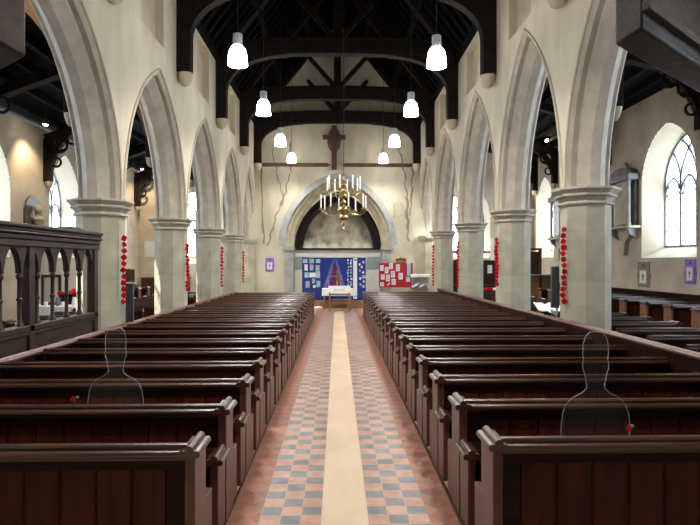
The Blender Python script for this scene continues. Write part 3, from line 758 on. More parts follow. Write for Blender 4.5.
# ------------------------------------------------------------------ chandelier
def chandelier(c):
    t = thing('chandelier', 'brass two tier chandelier with white candles hanging before the chancel arch', 'chandelier', c)
    prof = [(.003, .06)]
    for zc, r, k in ((.12, .035, 1.0), (.25, .062, .8), (.43, .135, .72), (.63, .165, .68), (.83, .07, .8), (.98, .095, .8), (1.13, .06, .9), (1.26, .085, .8), (1.40, .05, .9)):
        for q in range(9):
            a = -PI / 2 + PI * (q + .5) / 9; prof.append((max(.022, r * math.cos(a)), zc + r * k * math.sin(a)))
    prof.append((.012, 1.52))
    b = MB(); b.lathe(prof, n=20)
    b.build('stem', 'brass', t)
    b = MB()
    z = 1.52
    while z < 8.7:
        b.tube([(.014 * math.cos(2 * PI * i / 8), 0, z + .03 + .03 * math.sin(2 * PI * i / 8)) for i in range(8)] if int(z / .05) % 2 else [(0, .014 * math.cos(2 * PI * i / 8), z + .03 + .03 * math.sin(2 * PI * i / 8)) for i in range(8)], .006, 4, closed=True); z += .05
    b.build('chain', 'iron', t)
    for tier, (n, R, z0, zc, ph) in enumerate(((8, .60, .66, .60, .2), (8, .44, 1.14, 1.08, .55))):
        for i in range(n):
            a = ph + 2 * PI * i / n; ca, sa = math.cos(a), math.sin(a)
            pts = [(.04, z0 - .02), (.16, z0 - .10), (.30, z0 - .16), (R * .75, z0 - .16), (R * .93, z0 - .10), (R, z0 - .02), (R, zc + .02)]
            b = MB(); b.tube([(r * ca, r * sa, z) for r, z in pts], .012, 6)
            b.tube([(r * ca, r * sa, z) for r, z in ((R * .45, z0 - .15), (R * .5, z0 - .05), (R * .62, z0 - .04), (R * .60, z0 - .10))], .008, 5)
            arm = b.build('arm', 'brass', t)
            b = MB(); b.lathe([(.01, zc), (.055, zc + .015), (.06, zc + .03), (.02, zc + .03), (.026, zc + .045), (.026, zc + .075), (.018, zc + .08)], (R * ca, R * sa, 0), 12); b.build('drip_pan', 'brass', arm)
            b = MB(); b.lathe([(.017, zc + .07), (.017, zc + .40), (.006, zc + .415)], (R * ca, R * sa, 0), 8); b.build('candle', 'candle', arm)
chandelier((.16, 15.0, 2.56))

# ------------------------------------------------------------------ cross on the far wall
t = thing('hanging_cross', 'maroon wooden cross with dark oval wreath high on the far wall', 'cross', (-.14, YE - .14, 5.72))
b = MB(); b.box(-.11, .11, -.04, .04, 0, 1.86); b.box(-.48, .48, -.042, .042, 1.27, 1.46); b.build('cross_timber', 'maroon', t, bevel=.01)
b = MB(); b.lathe([(.05, -.02), (.26, -.02), (.29, 0), (.26, .02), (.05, .02)], n=28, sy=1.85); b.v = [(x, -z + .08, y + 1.25) for x, y, z in b.v]; b.build('wreath', 'dark_stone', t)  # plain dark oval disc set behind the cross timbers

# ------------------------------------------------------------------ front: platform, boards, altar
b = MB(); b.box(-1.55, 1.40, 22.3, 23.9, -.012, .30); struct(b.build('floor_platform', 'step_wood', bevel=.01))
def poppy_mesh(r):
    b = MB()
    for i in range(4):
        a = PI / 2 * i; c = (math.cos(a) * r * .48, math.sin(a) * r * .48)
        n = 9; vs = [(c[0], c[1], .006 + .002 * (i % 2))]
        for j in range(n): q = 2 * PI * j / n; vs.append((c[0] + r * .62 * math.cos(q), c[1] + r * .62 * math.sin(q), r * .22 + .004 * (i % 2)))
        b.add(vs, [(0, 1 + j, 1 + (j + 1) % n) for j in range(n)])
        b.add([(x, y, z - .005) for x, y, z in vs], [(0, 1 + (j + 1) % n, 1 + j) for j in range(n)])
    b.cur = 1; b.lathe([(.001, .0), (r * .26, .004), (r * .24, r * .24), (.001, r * .28)], n=8)
    o = b.build('poppy', ['poppy', 'poppy_black'], None, smooth=60); return o
pop_big = poppy_mesh(.045); POP = pop_big.data; bpy.data.objects.remove(pop_big)
def put_poppy(parent, loc, face, sc_=1.0, name='poppy'):
    o = bpy.data.objects.new(name, POP); COL.objects.link(o); o.parent = parent; o.location = loc
    o.rotation_euler = Vector(face).to_track_quat('Z', 'Y').to_euler(); o.scale = (sc_,) * 3
    o.rotation_euler.rotate_axis('Z', random.uniform(0, 3))
    return o

def board(name, x0, x1, z0, z1, y, m, label):
    t = thing(name, label, 'display board', ((x0 + x1) / 2, y, z0), 0, 'display boards' if m == 'blue' else None)
    w = (x1 - x0) / 2
    b = MB(); b.box(-w, w, 0, .035, 0, z1 - z0); b.build('felt_panel', m, t, bevel=.004)
    return t, w
def sheet(t, x, z, w, h, m='paper', th=.006, name='sheet', dark=False, rot=0):
    b = MB(); b.box(-w / 2, w / 2, -th, 0, -h / 2, h / 2)
    o = b.build(name, m, t); o.location = (x, -.001, z); o.rotation_euler = (0, rot, 0)
    if dark:
        b = MB(); 
        for k in range(4):
            b.box(-w * .36, w * random.uniform(.1, .36), -th - .002, -th, h * (.30 - .18 * k) - h * .03, h * (.30 - .18 * k) + h * .03)
        b.build('print', 'print', o)
    return o
YB = 22.45
S = YB / 570.0
def bx(px): return (px - 337.5) * S
def bz(py): return EYE - (py - 262) * S
# left blue board with photographs
t, w = board('display_board', bx(302), bx(322), bz(301), bz(257), YB + .10, 'blue', 'blue display board covered with photo sheets, left of the poppy tree board')
cx = bx(312); zb_ = bz(301)
for (px, py, pw, ph, m) in ((305, 260.5, 4.6, 4.2, 'photo_cyan'), (311.5, 260.5, 5, 4.6, 'photo'), (318, 260.5, 4.5, 4, 'photo_cyan'), (306, 267, 3.2, 6, 'paper'), (311.5, 267, 3.6, 6, 'photo'), (317.5, 267.5, 3.8, 5.6, 'photo'),
                            (306.5, 274.5, 4.2, 5.5, 'photo_cyan'), (312.5, 274.5, 6.5, 4.6, 'paper'), (318, 274, 4, 7, 'photo_cyan'), (307.5, 284, 4.2, 6.5, 'photo'), (313.5, 280.5, 3, 4.8, 'photo'), (318.3, 283.5, 3.8, 6.2, 'photo_cyan'), (314.2, 286, 2.6, 2.6, 'paper')):
    sheet(t, bx(px) - cx, bz(py) - zb_, pw * S, ph * S, m, name='photo_sheet')
# middle board: poppy tree
t, w = board('display_board', bx(322), bx(346.5), bz(305), bz(257), YB + .14, 'blue', 'blue display board with a tall triangle of red poppies behind the altar table')
cx = bx(334.2); zb_ = bz(305)
for dx0, dx1 in ((-1.0, -10.0), (-.4, -6.5), (.6, 6.5), (1.2, 10.0), (-.8, -8.4), (.9, 8.4)):
    b = MB(); xa, za = (334.8 + dx0 - 334.2) * S, bz(258.5) - zb_; xb, zb2 = dx1 * S, bz(287) - zb_
    b.prism([(xa - .012, za), (xa + .012, za), (xb + .035, zb2), (xb - .035, zb2)], -.004, 0, lambda p, q, v: (p, v, q)); b.build('ribbon', 'lightblue', t)
rows = 11
for i in range(rows):
    py = 260 + i * 2.6; hw = .8 + i * .85; n = 2 + i
    for j in range(n):
        q = (j + .5) / n * 2 - 1
        if random.random() < .15: continue
        put_poppy(t, ((.6 + q * hw + random.uniform(-.5, .5)) * S, -.008, bz(py + random.uniform(-.7, .7)) - zb_), (random.uniform(-.3, .3), -1, random.uniform(-.2, .4)), random.uniform(.5, .72))
for j in range(12):
    put_poppy(t, ((-11 + j * 2.0 + random.uniform(-.5, .5)) * S, -.008, bz(302.5 + random.uniform(-1.5, 1)) - zb_), (0, -1, .2), .75)
# right board with crosses of remembrance and white banner
t, w = board('display_board', bx(346.5), bx(366), bz(301), bz(257), YB + .10, 'blue', 'blue display board with white banner and many small pictures, right of the poppy tree board')
cx = bx(356.25); zb_ = bz(301)
o = sheet(t, bx(355.2) - cx, bz(278) - zb_, 3.9 * S, 41 * S, 'paper', .008, 'banner')
b = MB(); b.box(-.05, .05, -.012, -.008, .70, .76); b.box(-.03, .0, -.012, -.008, -.74, -.68); b.box(.02, .05, -.012, -.008, -.74, -.68); b.build('print', 'print', o)
for i in range(9):
    for px in (348.4, 351.2):
        sheet(t, bx(px + random.uniform(-.5, .5)) - cx, bz(260 + i * 3.1 + random.uniform(-.6, .6)) - zb_, random.uniform(1.0, 1.9) * S, random.uniform(1.3, 2.4) * S, random.choice(['paper', 'photo', 'photo_cyan']), name='small_picture', rot=random.uniform(-.3, .3))
for px, py, pw, ph in ((363.5, 261.5, 2.6, 2.4), (359.8, 264, 1.6, 2.2), (361.8, 266.5, 1.6, 2), (359.9, 270, 1.6, 2), (363.2, 272, 2, 2), (364, 276.5, 3.8, 3.4), (360.4, 278, 1.8, 2.4), (363.8, 281, 1.6, 1.8), (360.6, 284, 1.8, 2.2), (363.6, 286, 2.2, 2.6)):
    sheet(t, bx(px) - cx, bz(py) - zb_, pw * S, ph * S, random.choice(['paper', 'photo']), name='small_picture')
# red board
S2 = 23.4 / 570.0
def rx(px): return (px - 337.5) * S2
def rz(py): return EYE - (py - 262) * S2
t, w = board('notice_board', rx(379), rx(413), rz(287), rz(262.5), 23.4, 'red', 'red felt notice board pinned with white papers, right of the chancel arch')
cx = rx(396); zb_ = rz(287)
for (px, py, pw, ph, m) in ((381.8, 267.5, 3.6, 5.6, 'paper'), (386.7, 269.7, 3.7, 6.2, 'paper'), (391, 265.6, 3.8, 6, 'paper'), (398, 267.3, 4, 6.8, 'paper'), (393, 273.7, 4, 6.3, 'paper'), (382.8, 276.5, 3.8, 5.2, 'paper'),
                            (388, 277.5, 3.8, 6.5, 'paper'), (400.8, 275.7, 4.2, 6.5, 'paper'), (393.7, 281.3, 4.1, 6, 'paper'), (409, 269, 3.6, 13, 'photo_cyan'), (408.2, 279, 4, 4.8, 'photo_cyan'), (382, 283.8, 4, 4, 'paper')):
    sheet(t, rx(px) - cx, rz(py) - zb_, pw * S2, ph * S2, m, name='notice', dark=(m == 'paper'))
sheet(t, rx(388.6) - cx, rz(283.6) - zb_, 1.1 * S2, 3.6 * S2, 'paper', name='ribbon', rot=.8)
for s in (-1, 1):
    b = MB(); b.box(s * (w - .06) - .02, s * (w - .06) + .02, 0.036, .076, -rz(287), 1.0); b.build('leg', 'light_oak', t)
# gilt shelf above the red board
t = thing('gilt_shelf', 'small gilt bracket shelf on the far wall just above the red board', 'shelf', (rx(403), YE - .1, rz(262.2)))
b = MB(); b.box(-.22, .22, -.06, .1, .0, .03); b.box(-.22, -.18, -.04, .1, .03, .16); b.box(.18, .22, -.04, .1, .03, .16); b.box(-.20, .20, -.03, .1, .15, .19); b.build('frame', 'gold', t, bevel=.005)
b = MB(); b.lathe([(.02, .19), (.05, .21), (.03, .26), (.002, .3)], n=10); b.build('finial', 'gold', t)
# altar table
YA = 21.75; sA = YA / 570
t = thing('altar_table', 'small oak altar table under a white linen cloth before the poppy board', 'table', ((337.5 - 337.5) * sA, YA, 0))
b = MB(); b.box(-.54, .54, -.25, .25, .76, .80); b.build('tabletop', 'light_oak', t)
for sx in (-1, 1):
    for sy in (-1, 1):
        b = MB(); b.box(sx * .50 - .03, sx * .50 + .03, sy * .21 - .03, sy * .21 + .03, 0, .76); b.build('leg', 'light_oak', t)
def cloth(w, d, ztop, drop, name, parent, amp=.008, sides=True):
    b = MB(); n = 26
    ring = []
    for i in range(n): ring.append((-w + 2 * w * i / n, -d))
    for i in range(8): ring.append((w, -d + 2 * d * i / 8))
    for i in range(n): ring.append((w - 2 * w * i / n, d))
    for i in range(8): ring.append((-w, d - 2 * d * i / 8))
    k = len(ring); vs = []
    for lv in range(5):
        q = lv / 4
        for i, (x, y) in enumerate(ring):
            o_ = amp * q * math.sin(i * 2.1) + .012 * q
            nx = (1 if abs(x) >= w - 1e-6 else 0) * (1 if x > 0 else -1); ny = (1 if abs(y) >= d - 1e-6 else 0) * (1 if y > 0 else -1)
            vs.append((x + nx * o_, y + ny * o_, ztop - drop * q))
    fs = [(l * k + i, l * k + (i + 1) % k, (l + 1) * k + (i + 1) % k, (l + 1) * k + i) for l in range(4) for i in range(k)] + [tuple(range(k))]
    b.add(vs, fs); return b.build(name, 'white', parent, smooth=60)
o = cloth(.58, .29, .815, .27, 'altar_cloth', None); o.location = (0, YA, 0); tag(o, 'white linen cloth covering the altar table with short falls', 'tablecloth')
t = thing('altar_cross', 'gold cross on a stepped foot standing on the white altar cloth', 'cross', (-.02, YA + .02, .82))
b = MB(); b.lathe([(.13, 0), (.13, .03), (.09, .04), (.09, .07), (.035, .09), (.03, .2), (.045, .22), (.03, .24)], n=16); b.build('foot', 'gold', t)
b = MB()
b.box(-.02, .02, -.015, .015, .2, .62); b.box(-.17, .17, -.014, .014, .435, .475)
for q in ((-.17, .455), (.17, .455), (0, .62)): b.lathe([(.005, -.015), (.04, -.015), (.04, .015), (.005, .015)], n=8); k = len(b.v); b.v[k - 32:] = [(x + q[0], z, y + q[1]) for x, y, z in b.v[k - 32:]]
b.box(-.055, .055, -.012, .012, .40, .51); b.build('cross', 'gold', t)
# chair with white back cover
t = thing('oak_chair', 'light oak chair with red seat facing the altar, white cloth over its back', 'chair', (.07, YA - .62, 0))
sc1 = .36
for sx in (-1, 1):
    b = MB(); b.box(sx * sc1 - .022, sx * sc1 + .022, -.27, -.225, 0, .90); b.build('rear_leg', 'light_oak', t)
    b = MB(); b.box(sx * sc1 - .022, sx * sc1 + .022, .20, .245, 0, .64); b.build('front_leg', 'light_oak', t)
    b = MB(); b.box(sx * sc1 - .03, sx * sc1 + .03, -.24, .26, .62, .66); b.build('armrest', 'light_oak', t, bevel=.008)
b = MB(); b.box(-sc1, sc1, -.22, .24, .38, .43); b.build('seat', 'maroon', t, bevel=.02)
b = MB(); b.box(-sc1, sc1, -.262, -.232, .60, .66); b.box(-sc1, sc1, -.262, -.232, .86, .92); b.box(-sc1, sc1, -.25, -.235, .30, .34); b.build('back_rail', 'light_oak', t)
o = cloth(.40, .035, .945, .24, 'chair_cover', t, .004); o.location = (0, -.248, 0)
b = MB()
for k in range(8): b.box(-.2 + k * .05, -.17 + k * .05 - (k % 3) * .004, -.30, -.298, .78, .81)
b.build('stitched_line', 'print', t)
b = MB(); b.ball((0, 0, .06), .13, 10, .45); o = b.build('folded_cloth', 'white'); o.location = (bx(321.5) - .12, YB - .55, 0.0); o.scale = (1.5, .8, 1); tag(o, 'crumpled white cloth on the floor left of the altar table', 'cloth')

# coloured cloths hanging on two far left pew ends
# ------------------------------------------------------------------ poppy strings on the piers
def garland(x, y, z0, z1, n, label, face):
    t = thing('poppy_garland', label, 'garland', (x, y, 0), 0, 'poppy garlands on the piers')
    b = MB(); b.tube([(0, 0, z0 - .02), (0, 0, z1 + .06)], .006, 5); b.build('string', 'green', t)
    for i in range(n):
        z = z0 + (z1 - z0) * i / (n - 1)
        put_poppy(t, (random.uniform(-.012, .012), random.uniform(-.01, .01), z), (face[0] + random.uniform(-.3, .3), face[1], random.uniform(-.2, .3)), random.uniform(.85, 1.08))
for i, (y, pys, n) in enumerate(((LP[2], (238, 301), 11), (LP[3], (245, 289), 13), (LP[4], (248, 285), 12), (LP[5], (252, 281), 11))):
    x = -W + .07; yy = y - .13; k = yy / 570
    garland(x, yy, EYE - (pys[1] - 262) * k, EYE - (pys[0] - 262) * k, n, 'string of red poppies down the nave face of the left pier %s' % ['nearest in view', 'second in view', 'third in view', 'fourth in view'][i], (.7, -1))
for i, (y, pys, n) in enumerate(((RP[2], (229, 301), 13), (RP[3], (239, 284), 13), (RP[4], (243, 286), 14), (RP[5], (246, 284), 13))):
    x = W - .05; yy = y - .13; k = yy / 570
    garland(x, yy, EYE - (pys[1] - 262) * k, EYE - (pys[0] - 262) * k, n, 'string of red poppies down the nave face of the right pier %s' % ['nearest in view', 'second in view', 'third in view', 'fourth in view'][i], (-.7, -1))

# upright dark panels clamped to the pew side screens
for s, x, y, z0, z1, lab in ((-1, -3.40, 9.42, .83, 1.45, 'dark grey upright panel on the pew rail beside the nearest left pier'), (1, 3.36, 8.74, 1.10, 1.74, 'dark grey upright panel on the pew rail beside the nearest right pier')):
    t = thing('upright_panel', lab, 'panel', (x, y, 0), 0, 'upright grey panels')
    b = MB(); b.box(-.06, .06, -.03, .03, z0, z1); b.build('body', 'dark_panel', t, bevel=.008)
    b = MB()
    if s > 0: b.tube([(.05, 0, z0 + .05), (.03, 0, z0 - .02), (.03, 0, .97), (-.06, 0, z0 - .03)], .022, 6)
    else: b.box(-.09, .09, -.05, .05, z1, z1 + .03)
    b.build('bracket' if s > 0 else 'top_tray', 'bracket', t)
# open book on the right rail
t = thing('open_book', 'open white book lying on the right pew rail before the nearest pier', 'book', (3.45, 9.30, .957))
b = MB()
for s in (-1, 1):
    pts = [(0, .0), (s * .06, .035), (s * .14, .03), (s * .2, .045)]
    b.prism(pts + [(p, q - .012) for p, q in pts[::-1]], -.14, .14, lambda p, q, v: (p, v, q + .03))
b.build('pages', 'white', t)
b = MB(); b.box(-.03, .03, -.1, .1, -.01, .03); b.build('spine', 'iron', t)
b = MB(); b.box(-.05, .05, -.04, .04, -.07, -.01); b.build('stand', 'iron', t)
t.rotation_euler = (.42, 0, 0); t.location.z += .062
# clear silhouettes of seated figures
def figure(loc, kx, k, label):
    t = thing('acrylic_silhouette', label, 'silhouette', loc, 0, 'clear acrylic silhouettes')
    half = [(.0, .905), (.045, .90), (.075, .875), (.092, .83), (.094, .775), (.089, .735), (.096, .715), (.094, .68), (.083, .665), (.075, .62), (.066, .595), (.068, .565), (.10, .54), (.17, .512), (.215, .475), (.24, .42), (.252, .34), (.252, .02), (.24, .0), (.0, .0)]
    poly = [(x * kx, z * k) for x, z in half] + [(-x * kx, z * k) for x, z in half[-2:0:-1]]
    b = MB(); b.prism(poly, -.003, .003, lambda p, q, v: (p, v, q)); b.build('sheet', 'acrylic', t, smooth=0)
    b = MB(); b.tube([(p, 0, q) for p, q in poly], .0019, 4, closed=True); b.build('polished_edge', 'acrylic_edge', t)
figure((-1.62, 4.20, .452), .80, .97, 'clear acrylic head and shoulders silhouette sitting on a left nave pew')
figure((1.55, 3.39, .472), .83, 1.01, 'clear acrylic head and shoulders silhouette sitting in the nearest right nave pew')
for s, x, y, z, lab in ((-1, -1.80, 3.93, .84, 'small red and green paper poppy on a left pew rail beside the silhouette'), (1, 1.62, 3.14, .85, 'small red and green paper poppy on the nearest right pew rail')):
    t = thing('paper_poppy', lab, 'poppy', (x, y, z), 0, 'single paper poppies on pew rails')
    put_poppy(t, (0, 0.0, .03), (.2, -1, .3), .38, 'flower')
    b = MB(); b.tube([(0, .002, -.02), (.012, .006, .03)], .004, 5); b.ball((.022, .004, .035), .012, 8); b.build('leaf', 'green', t)

# ------------------------------------------------------------------ stations and tablets
def station(F, label, m='purple', w=.36, h=.58):
    """F(a, z, d) maps local across, up, out"""
    t = thing('framed_picture', label, 'picture', F(0, 0, 0), 0, 'station pictures' if m == 'purple' else None)
    o0 = Vector(F(0, 0, 0)); G = lambda a, z, d: tuple(Vector(F(a, z, d)) - o0)
    b = MB(); b.prism([(-w / 2, 0), (w / 2, 0), (w / 2, h * .3), (w * .58, h * .42), (w / 2, h * .6), (w / 2, h), (-w / 2, h), (-w / 2, h * .6), (-w * .58, h * .42), (-w / 2, h * .3)], .0, .015, lambda p, q, v: G(p, q, v)); b.build('card', m, t)
    b = MB(); b.prism([(-w * .33, h * .12), (w * .33, h * .12), (w * .33, h * .7), (-w * .33, h * .7)], .015, .03, lambda p, q, v: G(p, q, v)); b.build('frame', 'silver' if m == 'purple' else 'tan_stone', t)
    b = MB(); b.prism([(-w * .24, h * .18), (w * .24, h * .18), (w * .24, h * .64), (-w * .24, h * .64)], .03, .034, lambda p, q, v: G(p, q, v)); pic = b.build('picture', 'paper', t)
    b = MB(); b.prism([(-w * .05, h * .24), (w * .05, h * .24), (w * .05, h * .56), (-w * .05, h * .56)], .034, .036, lambda p, q, v: G(p, q, v)); b.prism([(-w * .14, h * .42), (w * .14, h * .42), (w * .14, h * .47), (-w * .14, h * .47)], .034, .036, lambda p, q, v: G(p, q, v)); b.build('figure', 'print', pic)
    b = MB(); b.prism([(-w * .06, h * .8), (w * .06, h * .8), (w * .06, h * .93), (-w * .06, h * .93)], .015, .017, lambda p, q, v: G(p, q, v)); b.build('numeral_patch', 'black', t)
kE = (YE) / 570
station(lambda a, z, d: ((270 - 337.5) * kE + a, YE - d, EYE - (271 - 262) * kE + z), 'purple mounted picture on the far wall left of the chancel arch')
kR = XA * 1.0
def onright(px): return XA * 570 / (px - 337.5)
y = onright(695.5); station(lambda a, z, d: (XA - d, y - a, EYE - 22 * y / 570 + z), 'purple mounted picture under the right aisle window at the picture edge', w=.42, h=.60)
y2 = onright(647.5); station(lambda a, z, d: (XA - d, y2 - a, EYE - 25 * y2 / 570 + z), 'cream picture in a brown patch on the right wall under the window', 'crackle', .62, .70)
station(lambda a, z, d: (-XA + d, 18.9 + a, 1.7 + z), 'purple mounted picture on the left aisle wall seen through the oak screen', w=.4, h=.6)
station(lambda a, z, d: (-XA + d, 15.9 + a, 1.7 + z), 'purple mounted picture on the left aisle wall behind the leaning framed panel', w=.4, h=.6)
b = MB(); b.box(-.42, .42, -.03, 0, 0, .66); o = b.build('wall_tablet', 'white_board'); o.location = (-7.8, YE + .3, 2.05); tag(o, 'pale stone tablet on the end wall of the left aisle', 'tablet')

# wall monuments, right wall
def monument(y, z0, z1, w, label, panel):
    t = thing('wall_monument', label, 'monument', (XA, y, 0), 0, 'wall monuments')
    H = z1 - z0; zb_ = z0 + H * .30
    def bxx(name, d0, d1, a0, a1, za, zc, m, bev=.01): 
        b = MB(); b.box(-d1, -d0, a0, a1, za, zc); return b.build(name, m, t, bevel=bev)
    bxx('back_slab', 0, .08, -w * .42, w * .42, zb_, z0 + H * .86, 'dark_stone')
    bxx('panel', .08, .2, -w * .22, w * .22, zb_ + .08, z0 + H * .80, panel)
    for s in (-1, 1):
        b = MB(); b.lathe([(.07, zb_), (.07, zb_ + .08), (.05, zb_ + .12), (.045, z0 + H * .74), (.07, z0 + H * .78)], (-.24, s * w * .36, 0), 12); b.build('column', 'grey_stone', t)
        b = MB(); b.prism([(0, zb_ - .02), (.3, zb_ - .02), (.24, zb_ - .22), (.05, zb_ - .34), (0, zb_ - .36)], s * w * .36 - .06, s * w * .36 + .06, lambda p, q, v: (-p, v, q)); b.build('bracket', 'grey_stone', t)
    bxx('ledge', 0, .36, -w * .52, w * .52, zb_ - .05, zb_ + .02, 'tan_stone')
    bxx('cornice', 0, .34, -w * .48, w * .48, z0 + H * .78, z0 + H * .84, 'dark_stone')
    b = MB(); n = 12; b.prism([(w * .42 * math.cos(PI * i / n), z0 + H * .84 + H * .09 * math.sin(PI * i / n)) for i in range(n + 1)], 0, .26, lambda p, q, v: (-v, p, q)); b.build('pediment', 'dark_stone', t)
    b = MB(); b.box(-.12, -.02, -.10, .10, z0 + H * .92, z0 + H * .96); b.lathe([(.05, z0 + H * .96), (.08, z0 + H * .975), (.03, z0 + H * .99), (.002, z1)], (-.07, 0, 0), 8); b.build('finial', 'tan_stone', t)
    b = MB(); b.prism([(-w * .26, zb_ - .05), (w * .26, zb_ - .05), (w * .2, zb_ - .3), (w * .06, zb_ - .42), (0, z0), (-w * .06, zb_ - .42), (-w * .2, zb_ - .3)], 0, .14, lambda p, q, v: (-v, p, q)); b.build('apron', 'tan_stone', t)
    return t
monument(16.5, 2.0, 4.75, 1.4, 'dark and grey wall monument with columns and rounded top beside the right window', 'tan_stone')
monument(21.4, 1.85, 4.75, 1.15, 'dark wall monument with white marble panel seen between the two nearest right piers', 'marble')
# bust on the left wall
t = thing('bust_memorial', 'pale portrait bust in a dark arched niche panel on the left aisle wall', 'bust', (-XA, 16.05, 2.72))
b = MB(); n = 12; b.prism([(-.44, 0)] + [(.44 * -math.cos(PI * i / n), .45 + .50 * math.sin(PI * i / n)) for i in range(n + 1)] + [(.44, 0)], 0, .06, lambda p, q, v: (v, p, q)); b.build('niche_slab', 'dark_stone', t)
b = MB(); b.lathe([(.07, 0), (.10, .04), (.06, .09), (.13, .16), (.15, .28), (.12, .33), (.062, .37), (.058, .42), (.085, .46), (.098, .54), (.092, .61), (.055, .67), (.005, .68)], (.18, 0, 0), 14, sy=1.35); b.ball((.27, 0, .54), .025); b.build('bust', 'tan_stone', t)
b = MB(); b.box(0, .28, -.28, .28, -.08, 0); b.build('shelf', 'grey_stone', t)

# ------------------------------------------------------------------ right aisle: vestry partition
t = thing('vestry_partition', 'dark oak vestry partition with glazed top and pale posts across the right aisle', 'partition', (0, 22.05, 0))
b = MB(); b.box(4.2, 6.45, 0, .06, .02, 1.86); b.build('dark_panel', 'vestry', t)
b = MB(); b.box(6.45, 8.4, 0, .05, .02, 1.30); b.build('low_panel', 'light_oak', t)
b = MB(); b.box(6.5, 7.85, .03, .05, 1.34, 2.22); b.build('opening_panel', 'vestry', t)
for x in (4.24, 6.42, 7.9):
    b = MB(); b.box(x - .05, x + .05, -.03, .07, 0, 2.35 if x > 6 else 2.25); b.build('post', 'brown_timber', t, bevel=.006)
b = MB(); b.box(4.2, 6.42, -.04, .08, 2.17, 2.24); b.box(6.42, 7.95, -.04, .08, 2.28, 2.36); b.build('head_rail', 'brown_timber', t)
b = MB(); b.box(4.2, 6.42, -.10, .10, 1.86, 1.90); b.build('ledge', 'brown_timber', t)
b = MB(); b.box(6.45, 8.42, -.3, .08, 1.30, 1.34); b.build('counter', 'bracket', t)
b = MB(); b.box(4.3, 6.38, -.02, 0, .90, .96); b.build('mid_rail', 'brown_timber', t)
b = MB(); b.box(-.09, .09, -.006, 0, -.17, .15); o = b.build('paper_notice', 'paper'); o.location = (5.92, 22.04, 1.55); tag(o, 'white paper notice on the dark vestry partition', 'notice')
for x, m, r, lab, nmx in ((5.98, 'teal', .09, 'teal bowl on the vestry partition ledge', 'bowl'), (5.55, 'white', .07, 'white pot on the vestry partition ledge', 'pot'), (4.75, 'black', .09, 'dark bag shaped bundle on the vestry partition ledge', 'bundle'), (4.95, 'white', .06, 'white bundle on the vestry ledge between the piers', 'bundle')):
    b = MB(); b.lathe([(r * .5, 0), (r * .9, .03), (r, .09), (r * .9, .13), (r * .5, .14)], n=12); o = b.build(nmx, m); o.location = (x, 22.05, 1.90); tag(o, lab, nmx)
t = thing('notice_strip', 'tall white paper strip hung left of the second right pier', 'notice', (3.37, 12.36, 0)); 
b = MB(); b.box(-.035, .035, -.004, 0, 1.85, 2.33); b.build('strip', 'paper', t)
b = MB(); b.box(-.03, .135, 0, .012, 2.31, 2.325); b.build('hanging_arm', 'iron', t)
# kneelers on a narrow table in the right aisle
t = thing('narrow_table', 'narrow dark table in the right aisle carrying kneelers before the vestry partition', 'table', (5.2, 20.7, 0))
b = MB(); b.box(-.80, .80, -.2, .2, .74, .78); b.build('tabletop', 'vestry', t)
for sx in (-1, 1):
    for sy in (-1, 1): b = MB(); b.box(sx * .74 - .03, sx * .74 + .03, sy * .15 - .03, sy * .15 + .03, 0, .74); b.build('leg', 'vestry', t)
for i in range(5):
    b = MB(); b.box(-.13, .13, -.16, .16, 0, .09); o = b.build('kneeler', ['white', 'poppy', 'light_oak', 'print', 'yellow'][i % 5], bevel=.02); o.location = (5.82 - i * .31, 20.7, .781)
    tag(o, '%s kneeler lying on the narrow table before the vestry partition' % ['white', 'red', 'brown', 'dark grey', 'yellow'][i], 'kneeler', 'kneelers near the vestry')
# silvery display case by the far right respond
t = thing('display_table', 'table under white cloth with silvery items by the far right half pier', 'table', (3.02, 21.4, 0))
b = MB(); b.box(-.36, .36, -.2, .2, .70, .74); b.build('tabletop', 'light_oak', t)
for sx in (-1, 1):
    for sy in (-1, 1): b = MB(); b.box(sx * .32 - .02, sx * .32 + .02, sy * .17 - .02, sy * .17 + .02, 0, .70); b.build('leg', 'light_oak', t)
t = thing('display_case', 'white topped display case full of silvery objects by the far right half pier', 'display case', (3.12, 21.4, .74))
b = MB(); b.box(-.34, .34, -.2, .2, .50, .62); b.build('lid', 'white', t, bevel=.02)
b = MB(); b.box(-.31, .31, .10, .16, .0, .5); b.build('back', 'silver', t)
b = MB()
for q in range(7): b.ball((-.27 + q * .09, -.02, .12 + .05 * (q % 3)), .075, 8); 
b.build('silver_objects', 'silver', t)
b = MB(); b.box(-.31, .31, -.16, -.15, .0, .5); b.build('glass_front', 'acrylic', t)

# ------------------------------------------------------------------ left aisle: tables and objects seen through the screen
t = thing('side_table', 'table in the left aisle behind the oak screen, dressed for remembrance', 'table', (-6.75, 14.0, 0))
b = MB(); b.box(-.75, .75, -.35, .35, .70, .74); b.build('tabletop', 'light_oak', t)
for sx in (-1, 1):
    for sy in (-1, 1): b = MB(); b.box(sx * .7 - .03, sx * .7 + .03, sy * .3 - .03, sy * .3 + .03, 0, .70); b.build('leg', 'light_oak', t)
o = cloth(.79, .39, .75, .30, 'table_cloth', None); o.location = (-6.75, 14.0, 0); tag(o, 'white cloth on the left aisle table behind the oak screen', 'tablecloth')
t = thing('leaning_picture', 'dark framed cream panel leaning upright on the left aisle table', 'picture', (-7.05, 14.2, .752))
b = MB(); b.box(-.24, .24, -.02, .02, 0, .07); b.box(-.24, .24, -.02, .02, .68, .75); b.box(-.24, -.18, -.02, .02, .07, .68); b.box(.18, .24, -.02, .02, .07, .68); b.build('frame', 'black', t)
b = MB(); b.box(-.18, .18, -.005, .01, .07, .68); b.build('picture', 'plaster', t)
